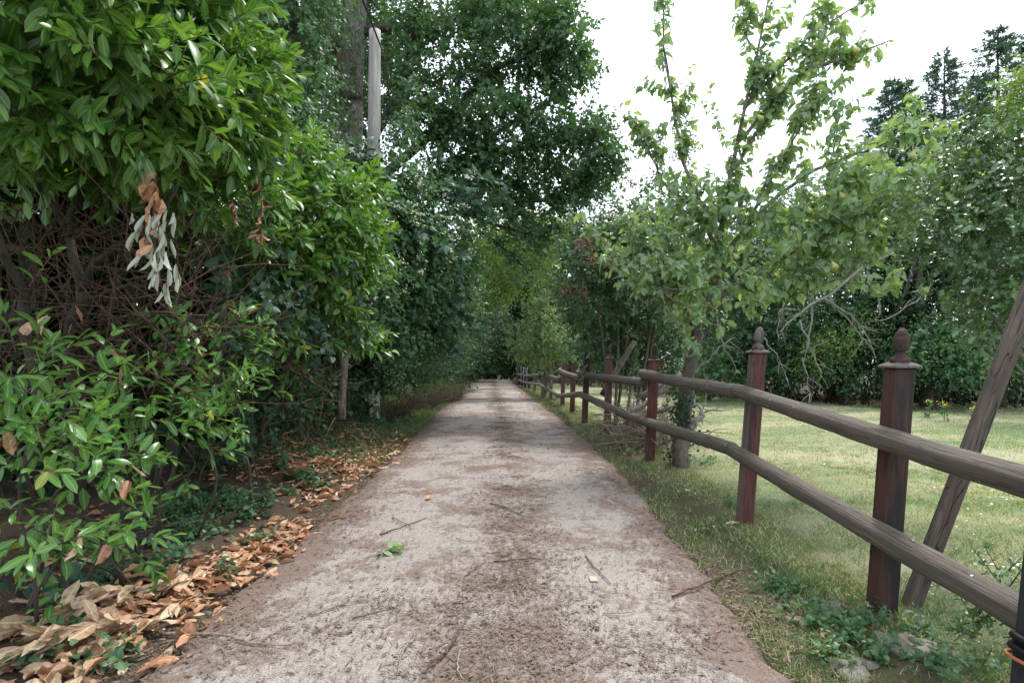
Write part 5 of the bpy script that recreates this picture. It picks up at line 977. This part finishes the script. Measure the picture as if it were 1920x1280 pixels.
    # left bank ivy and bramble
    c = [(*gp(x, y), r, k) for x, y, r, k in [(430, 950, .22, 60), (350, 960, .22, 60), (400, 880, .25, 60), (300, 980, .2, 40), (470, 850, .25, 50), (360, 1000, .15, 30), (150, 1130, .12, 18), (240, 1080, .12, 18), (330, 1050, .1, 14), (520, 800, .25, 40), (600, 790, .2, 30), (560, 760, .3, 40), (700, 770, .4, 60), (430, 1080, .05, 6), (200, 1250, .08, 12), (540, 930, .05, 8), (640, 770, .3, 40), (600, 860, .15, 22), (660, 850, .12, 16), (560, 900, .12, 18), (480, 1020, .06, 10), (300, 1100, .08, 12), (120, 1200, .08, 12), (610, 830, .2, 24), (720, 800, .2, 24), (60, 1250, .07, 8)]]
    weeds(c, 0, 0, 5, .045, HEART, M_NETTLE, 'ground_ivy', 'dark green ground ivy and weeds creeping under the laurels', .8, .12)
    weeds([(*gp(x, y), r, k) for x, y, r, k in [(100, 1120, .12, 12), (60, 1090, .1, 8), (180, 1100, .1, 8), (300, 1020, .1, 8), (400, 930, .15, 10)]], 0, 0, 3, .085, LOBED, M_SYCAM, 'bramble_leaves', 'dark lobed bramble leaves at the foot of the sprouting laurel', .8, .12)
build_grass()

def build_nettles():
    rg = np.random.default_rng(111)
    for k, (px, py, h, ns, lb) in enumerate([(470, 975, .30, 12, 'fullest green nettle clump in the brown leaves beside the lane'), (590, 915, .22, 6, 'small nettle clump among orange leaves nearest the lane, beyond the fullest one'), (690, 800, .32, 9, 'nettle clump on the bank near the telegraph pole'), (520, 880, .22, 6, 'nettle clump behind the fullest one at the hedge foot')]):
        p = on_lane(px, py); t = thing('nettle_plant', p, lb, 'nettle'); mb = MB(); PP, DD = [], []
        B = p + rg.normal(0, .07, (ns, 3)) * [1, 1, 0]; D = np.array([0, 0, 1.]) + .3 * rg.standard_normal((ns, 3)) * [1, 1, 0]
        L_ = shoots(B, D, h * rg.uniform(.6, 1.1, ns), 11, .062, rg, 85, 55, .7, .25, 0, .2, mb, .003); m = len(L_[0]); mb.build('stalks', M_CLIMB, t, kind='stuff')
        foliage(t, 'ovate', OVATE, M_NETTLE, L_, rg, 60 if k == 0 else 30)
build_nettles()

# ------------------------------------------------------------------ fallen leaves, twigs, stones
def build_litter():
    rg = np.random.default_rng(121); specs = []
    drifts = [(620, 880, .35, 420), (560, 840, .35, 380), (680, 850, .3, 280), (500, 1030, .14, 150), (470, 1050, .12, 90), (540, 1000, .10, 70), (360, 1110, .16, 130), (280, 1130, .16, 120), (420, 1080, .12, 80), (640, 800, .35, 200), (730, 830, .25, 110), (440, 860, .3, 130), (250, 960, .25, 90), (180, 1030, .22, 70), (100, 1180, .24, 110), (40, 1230, .24, 110), (180, 1220, .18, 70), (250, 1170, .17, 70), (60, 1270, .2, 70), (700, 880, .3, 60), (560, 1000, .2, 40), (590, 930, .14, 70)]
    X, Y, W = [], [], []
    for px, py, r, n in drifts:
        c = on_lane(px, py); x = c[0] + rg.normal(0, r, n); y = c[1] + rg.normal(0, r * 1.5, n)
        lim = lane_x(y) - LANE_HW + .10 + .13 * rg.standard_normal(n)
        k = x < lim; X.append(x[k]); Y.append(y[k]); W.append(np.full(k.sum(), py > 1150))
    X, Y, W = map(np.concatenate, (X, Y, W)); n = len(X)
    P = np.stack([X, Y, surf_z(X, Y) + .006 + .03 * rg.random(n) ** 2 * (1 + W)], -1); a = rg.random(n) * 6.28; D = np.stack([np.cos(a), np.sin(a), .12 * rg.standard_normal(n)], -1); N = np.array([0, 0, 1.]) + .3 * rg.standard_normal((n, 3)); S = rg.uniform(.045, .11, n) * (1 + .3 * W); which = rg.integers(0, len(DEAD), n)
    pale = rg.random(n) < np.where(W, .6, .22)
    px = 960 + X / Y * F; py = 655 + (CAM_H - P[:, 2]) / Y * F; ins = (px > 0) & (px < 1920) & (py < 1275)
    score = np.where(ins, S / Y + .03 * P[:, 2], -1); idx = np.argsort(-score)[:280]; idx = idx[score[idx] > 0]
    Xx, Yy, Zz = leaves_frame(D, N)
    for i in idx:
        m = M_DEADPALE if pale[i] else M_DEADLEAF; o = bpy.data.objects.new('fallen_leaf', tm_mesh('dead', DEAD, int(which[i]), m)); COL.objects.link(o)
        M = np.eye(4); M[:3, 0] = Xx[i] * S[i]; M[:3, 1] = Yy[i] * S[i]; M[:3, 2] = Zz[i] * S[i]; M[:3, 3] = P[i]; o.matrix_basis = Matrix(M.tolist())
        zone = 0 if py[i] > 1150 else 1 if py[i] > 990 else 2
        where = ('heaped in the bottom left corner', 'in the strip where drift and concrete meet', 'in the far drift under the bushy laurels')[zone]; kind = ('curled orange-brown', 'pale tan dry')[int(pale[i])]
        tag(o, kind + ' laurel leaf lying ' + where, 'leaf', kind + ' leaves ' + where)
    keep = np.ones(n, bool); keep[idx] = False
    mb = MB(); 
    for k, msk in enumerate((keep & ~pale, keep & pale)): put_leaves(mb, DEAD, P[msk], D[msk], N[msk], S[msk], rg.random(msk.sum()), which[msk], k)
    tag(mb.build('leaf_litter', [M_DEADLEAF, M_DEADPALE]), 'carpet of brown and orange leaf litter under the laurels', 'leaf litter', kind='stuff')
    # stray leaves on the lane and verge
    for k, (px, py, s, lb, mt) in enumerate([(800, 940, .10, 'single orange leaf lying alone on the lane left of its middle', M_DEADLEAF), (810, 925, .06, 'small curled orange leaf just behind the lone orange leaf on the lane', M_DEADLEAF), (520, 1068, .12, 'cream-brown leaf on bare concrete at the left lane edge', M_DEADPALE), (580, 952, .10, 'orange leaf on the lane edge beside the leaf drift', M_DEADLEAF), (618, 975, .09, 'brown leaf farthest out from the drift on the left lane edge', M_DEADLEAF),
                                    (1545, 1240, .10, 'pale tan leaf among the weeds at the bottom right', M_DEADPALE), (1360, 985, .10, 'pale leaf beside the foot of the second finial post', M_DEADPALE), (1498, 1155, .08, 'pinkish tan leaf in the green weeds by the lane edge', M_DEADPALE), (270, 1255, .13, 'large orange leaf folded on the bare ground at the bottom left', M_DEADLEAF), (1250, 878, .07, 'orange leaf at the foot of the pear trunk', M_DEADLEAF), (1310, 940, .06, 'brown leaf in the verge grass before the second finial post', M_DEADLEAF)]):
        p = on_lane(px, py); mb = MB(); d = rg.normal(0, 1, (1, 3)) * [1, 1, .1]; put_leaves(mb, DEAD, p[None] + [[0, 0, .015]], d, np.array([[.2, -.2, 1.]]), np.array([s]), rg.random(1), np.array([k % 6])); one('stray_leaf', mb, mt, lb, 'leaf', origin=p)
    # withered hanging branch
    top = at(292, 330, 2.55); Q = smooth_path([top, at(288, 400, 2.5), at(292, 470, 2.48), at(305, 550, 2.48)], 14); t = thing('withered_branch', Q[-1], 'withered laurel branch with rolled brown and grey leaves hanging from the near laurel', 'branch')
    mb = MB(); tube(mb, Q, np.linspace(.004, .002, 14), 5); mb.build('stem', M_TWIG, t)
    n = 22; P = Q[rg.integers(0, 8, n)] + rg.normal(0, .018, (n, 3)); D = np.array([0, -.1, -1.]) + .28 * rg.standard_normal((n, 3)); put_leaf_objects(range(n), 'brown_leaf', 'dead', DEAD, M_DEADLEAF, P, D, rdir(n, rg) + [0, -.6, 0], rg.uniform(.06, .10, n), rg.integers(0, 6, n), t)
    n = 46; P = Q[rg.integers(4, 13, n)] + rg.normal(0, 1, (n, 3)) * [.045, .03, .02]; D = np.array([0, -.05, -1.]) + .2 * rg.standard_normal((n, 3)); put_leaf_objects(range(n), 'rolled_leaf', 'rolled', ROLLED, M_WITHER, P, D, rdir(n, rg), rg.uniform(.06, .11, n), rg.integers(0, 3, n), t)
    for k, (x, y, Y, yb, lb) in enumerate([(485, 325, 3.4, 440, 'thin hanging string of shrivelled brown leaves at the right rim of the near laurel'), (435, 370, 3.5, 430, 'short bunch of shrivelled brown leaves under the near laurel'), (415, 500, 3.6, 530, 'pair of dry tan leaves dangling below the near laurel')]):
        Q = np.array([at(x + 6 * math.sin(s * 3), y + (yb - y) * s, Y) for s in np.linspace(0, 1, 10)]); t = thing('withered_sprig', Q[-1], lb, 'sprig'); mb = MB(); tube(mb, Q, .003, 4); mb.build('stem', M_TWIG, t); n = (20, 9, 4)[k]
        P = Q[rg.integers(0, 10, n)]; D = np.array([0, -.1, -1.]) + .4 * rg.standard_normal((n, 3)); put_leaf_objects(range(n), 'leaf', 'rolled', ROLLED, M_DEADLEAF, P, D, rdir(n, rg), np.full(n, .07), rg.integers(0, 3, n), t)
    # dead leafy branches lying bottom left
    for k, (pa, pb_, lb) in enumerate([((360, 1100), (40, 1210), 'dead laurel branch with long tan leaves lying in the bottom left corner'), ((300, 1180), (20, 1260), 'second dead laurel branch nearer the bottom left corner, half buried in leaves'), ((640, 870), (540, 900), 'broken dead sprig with orange leaves in the middle of the leaf drift')]):
        a, b = on_lane(*pa), on_lane(*pb_); a[2] += .02; b[2] += .05; Q = smooth_path([a, (a + b) / 2 + [0, 0, .05], b], 12); t = thing('dead_branch', b, lb, 'branch'); mb = MB(); tube(mb, Q, np.linspace(.004, .010, 12), 6, .3, True, 0, .1, rg); mb.build('stem', M_DRYTWIG, t)
        n = 30; ii = rg.integers(0, 12, n); P = Q[ii] + [0, 0, .02]; D = nrm(b - a) * .9 + .5 * rg.standard_normal((n, 3)) * [1, 1, .25]; N = np.array([0, 0, 1.]) + .45 * rg.standard_normal((n, 3)); put_leaf_objects(range(n), 'leaf', 'dead', DEAD, M_DEADPALE if k < 2 else M_DEADLEAF, P, D, N, rg.uniform(.11, .16, n), rg.integers(0, 6, n), t)
    # twigs on the lane
    def twig(pts, r, lb, mat=M_TWIG, group=None, name='twig'):
        Q = [on_lane(x, y) + [0, 0, r + .004 + (.006 if i % 2 else 0)] for i, (x, y) in enumerate(pts)]; Q = smooth_path(Q, max(6, 4 * len(Q))); Q[1:-1] += rg.normal(0, r * .5, (len(Q) - 2, 3)); mb = MB(); tube(mb, Q, np.linspace(r, r * .55, len(Q)), 6, rg.random(), True, 0, .12, rg); return one(name, mb, mat, lb, 'twig', group)
    twig([(862, 1185), (842, 1225), (815, 1250), (792, 1275)], .0075, 'thick knobbly brown twig at the bottom middle of the lane')
    twig([(780, 1200), (755, 1230), (745, 1275)], .005, 'curved pale twig left of the thick knobbly one', M_DRYTWIG)
    twig([(862, 1225), (858, 1255), (866, 1280)], .005, 'short straight twig right of the thick knobbly one', M_DRYTWIG)
    twig([(300, 1195), (400, 1198), (470, 1208), (545, 1217)], .006, 'long pale straw-coloured stick at the bottom left lane edge', M_DRYTWIG)
    twig([(1098, 1045), (1118, 1070), (1145, 1098)], .005, 'pale bent twig right of the moss patches', M_DRYTWIG)
    twig([(712, 1005), (755, 992), (800, 973)], .005, 'dark forked twig behind the fallen green sprig')
    twig([(735, 972), (765, 988), (770, 995)], .003, 'thin side shoot by the forked dark twig')
    twig([(585, 1157), (640, 1140), (690, 1128)], .0045, 'pale straight twig left of the dark moss', M_DRYTWIG)
    twig([(1260, 1125), (1310, 1105), (1350, 1085), (1385, 1075)], .006, 'orange-brown curved twig on the right lane edge')
    twig([(1480, 1250), (1478, 1235), (1505, 1222)], .006, 'grey forked twig in the bottom right litter', M_DRYTWIG)
    twig([(870, 1085), (905, 1062)], .003, 'thin dark twig in front of the dark moss patches')
    twig([(925, 1057), (975, 1052), (1020, 1050)], .004, 'dark reddish twig lying across behind the moss patches')
    twig([(400, 1095), (480, 1070), (560, 1030)], .004, 'long thin straw stem along the left lane edge', M_DRYTWIG)
    twig([(855, 1010), (880, 1018), (915, 1013)], .003, 'fine curved straw right of the fallen green sprig', M_DRYTWIG)
    twig([(1130, 1155), (1175, 1155), (1190, 1150)], .003, 'short pale straw on the right half of the lane', M_DRYTWIG)
    twig([(920, 945), (955, 958), (980, 970)], .004, 'small brown twig in the middle distance of the lane')
    twig([(660, 1165), (720, 1150), (745, 1142)], .003, 'thin reddish twig left of the moss')
    twig([(1270, 1040), (1310, 1047)], .004, 'short pale chip-like stick at the right lane edge', M_DRYTWIG)
    twig([(1700, 1225), (1760, 1235), (1850, 1262)], .003, 'dry grass stem arching over the rubble at the bottom right', M_DRYTWIG)
    # chip of pale wood
    p = on_lane(1112, 1088); mb = MB(); M = np.eye(4); M[:3, 3] = p + [0, 0, .004]; box(mb, (-.02, -.03, 0), (.022, .028, .008), M=M, bev=.003); one('wood_chip', mb, plain_mat('pale_chip', (.42, .36, .27), .8), 'flat pale wood chip right of the moss on the lane', 'wood chip', smooth=False)
    # green sprig on the lane
    p = on_lane(738, 1035); t = thing('green_sprig', p, 'fallen sprig of wilting green leaves on the left half of the lane', 'sprig'); mb = MB(); tube(mb, [p + [-.10, -.08, .004], p + [0, 0, .01], p + [.06, .05, .015]], .0025, 5); mb.build('stem', M_CLIMB, t)
    n = 9; P = p + rg.normal(0, .03, (n, 3)) * [1, 1, 0] + [0, 0, .015]; D = rg.normal(0, 1, (n, 3)) * [1, 1, .15]; put_leaf_objects(range(n), 'leaf', 'heart', HEART, leaf_mat('wilted_leaf', (.15, .24, .10), (.28, .38, .20), .5, .2), P, D, np.tile([0, 0, 1.], (n, 1)) + .35 * rg.standard_normal((n, 3)), rg.uniform(.05, .09, n), rg.integers(0, 3, n), t)
    # fine litter: slivers of wood, needles, bark
    n = 150000; y = 1.6 + 22 * rg.random(n) ** 2.1; u = rg.uniform(-1.12, 1.2, n); w = .22 + .55 * np.exp(-((u - .08) / .22) ** 2) + .9 * np.clip((np.abs(u) - .6) / .4, 0, 1); k0 = (np.sin(y * 2.3 + u * 3) * np.sin(y * .9 - u * 5) + np.sin(y * 5.1 + u * 7) * .5 + 1.2) / 2.4
    k = rg.random(n) < w * (k0 + .15); y, u = y[k], u[k]; n = len(y); x = lane_x(y) + u * LANE_HW; a = rg.random(n) * 6.28
    for px, py, r, k in [(990, 1055, .11, 900), (950, 1100, .13, 1000), (850, 1150, .10, 700), (720, 1140, .12, 600), (900, 1200, .16, 1500), (1000, 1250, .18, 1700), (1060, 1120, .12, 600), (1080, 1200, .15, 800), (1240, 1230, .14, 900), (1010, 1000, .12, 500), (960, 930, .2, 600), (1090, 890, .3, 700), (600, 1180, .12, 500), (1330, 1180, .14, 900), (420, 1220, .14, 600), (680, 960, .16, 400), (780, 1270, .1, 400)]:
        c = on_lane(px, py); k = int(k * .6); x = np.concatenate([x, c[0] + rg.normal(0, r, k)]); y = np.concatenate([y, c[1] + rg.normal(0, r * .9, k)])
    n = len(x); a = rg.random(n) * 6.28
    P = np.stack([x, y, surf_z(x, y) + .008], -1); D = np.stack([np.cos(a), np.sin(a), .06 * rg.standard_normal(n)], -1); N = np.array([0, 0, 1.]) + .3 * rg.standard_normal((n, 3)); S = rg.uniform(.012, .036, n) * rg.uniform(.5, 1.3, n) * (1 + y * .04); mb = MB()
    put_leaves(mb, [(np.array([(0, 0, 0), (wd, .4, .02), (0, 1, 0), (-wd, .6, .02)]), np.array([(0, 1, 2), (0, 2, 3)]), np.zeros((4, 2))) for wd in (.07, .13)], P, D, N, S, rg.random(n), rg.integers(0, 2, n)); tag(mb.build('lane_debris', M_CHIP), 'fine wood slivers and needles strewn over the concrete lane', 'debris', kind='stuff')
    # crumbs of dark moss
    a = np.linspace(0, 2 * np.pi, 6, endpoint=False); V = [(math.cos(t), math.sin(t), 0) for t in a] + [(.6 * math.cos(t + .4), .6 * math.sin(t + .4), .4) for t in a] + [(0, 0, .5)]
    T = [(i, (i + 1) % 6, 6 + i) for i in range(6)] + [((i + 1) % 6, 6 + (i + 1) % 6, 6 + i) for i in range(6)] + [(6 + i, 6 + (i + 1) % 6, 12) for i in range(6)]; lump = (np.array(V), np.array(T), np.zeros((13, 2))); C = []
    for px, py, r, k in [(990, 1060, .10, 70), (950, 1110, .12, 90), (900, 1080, .08, 30), (850, 1150, .08, 70), (760, 1140, .08, 40), (880, 1200, .14, 120), (980, 1240, .16, 150), (1050, 1130, .12, 60), (1040, 1190, .14, 60), (1240, 1240, .12, 70), (620, 1180, .10, 40), (1000, 1000, .1, 30), (960, 960, .12, 30), (1090, 1270, .12, 60), (760, 1260, .1, 40)]:
        c = on_lane(px, py); h = c[:2] + rg.normal(0, r, (max(3, k // 12), 2)); C.append(h[rg.integers(0, len(h), k)] + rg.normal(0, .016, (k, 2)))
    C = np.concatenate(C); n = len(C); P = np.stack([C[:, 0], C[:, 1], lane_z(C[:, 0], C[:, 1]) - .001], -1); aa = rg.random(n) * 6.28; mb = MB()
    put_leaves(mb, [lump], P, np.stack([np.cos(aa), np.sin(aa), 0 * aa], -1), np.tile([0, 0, 1.], (n, 1)), rg.uniform(.002, .007, n) * rg.uniform(.6, 1.6, n), rg.random(n), np.zeros(n, int)); tag(mb.build('moss_crumbs', plain_mat('moss_dark', (.045, .034, .022), 1, 0, .5, 60)), 'dark crumbs of dried moss in the middle of the near lane', 'moss', kind='stuff')
    # rubble at the right edge
    for k, (px, py, r, lb) in enumerate([(1555, 1140, .075, 'mossy grey lump of concrete in the weeds before the nearest finial post'), (1700, 1215, .13, 'broad slab of crumbling concrete at the foot of the nearest finial post'), (1500, 1165, .05, 'small pinkish stone at the lane edge among the weeds'), (1610, 1255, .09, 'brown earthy lump of rubble at the bottom right')]):
        p = on_lane(px, py); mb = MB(); a = np.linspace(0, 2 * np.pi, 12, endpoint=False); q = 1 + .3 * rg.standard_normal(12)
        loft(mb, [[(p[0] + r * s * q[i] * math.cos(t), p[1] + r * .8 * s * q[i] * math.sin(t), p[2] + z * r * (1 + .3 * rg.standard_normal())) for i, t in enumerate(a)] for s, z in ((1.02, -.25), (1.0, .02), (.86, .13), (.5, .2), (.15, .21))]); one('rubble_stone', mb, M_STONE if k != 2 else plain_mat('pink_stone', (.40, .30, .25), .9), lb, 'stone')
build_litter()
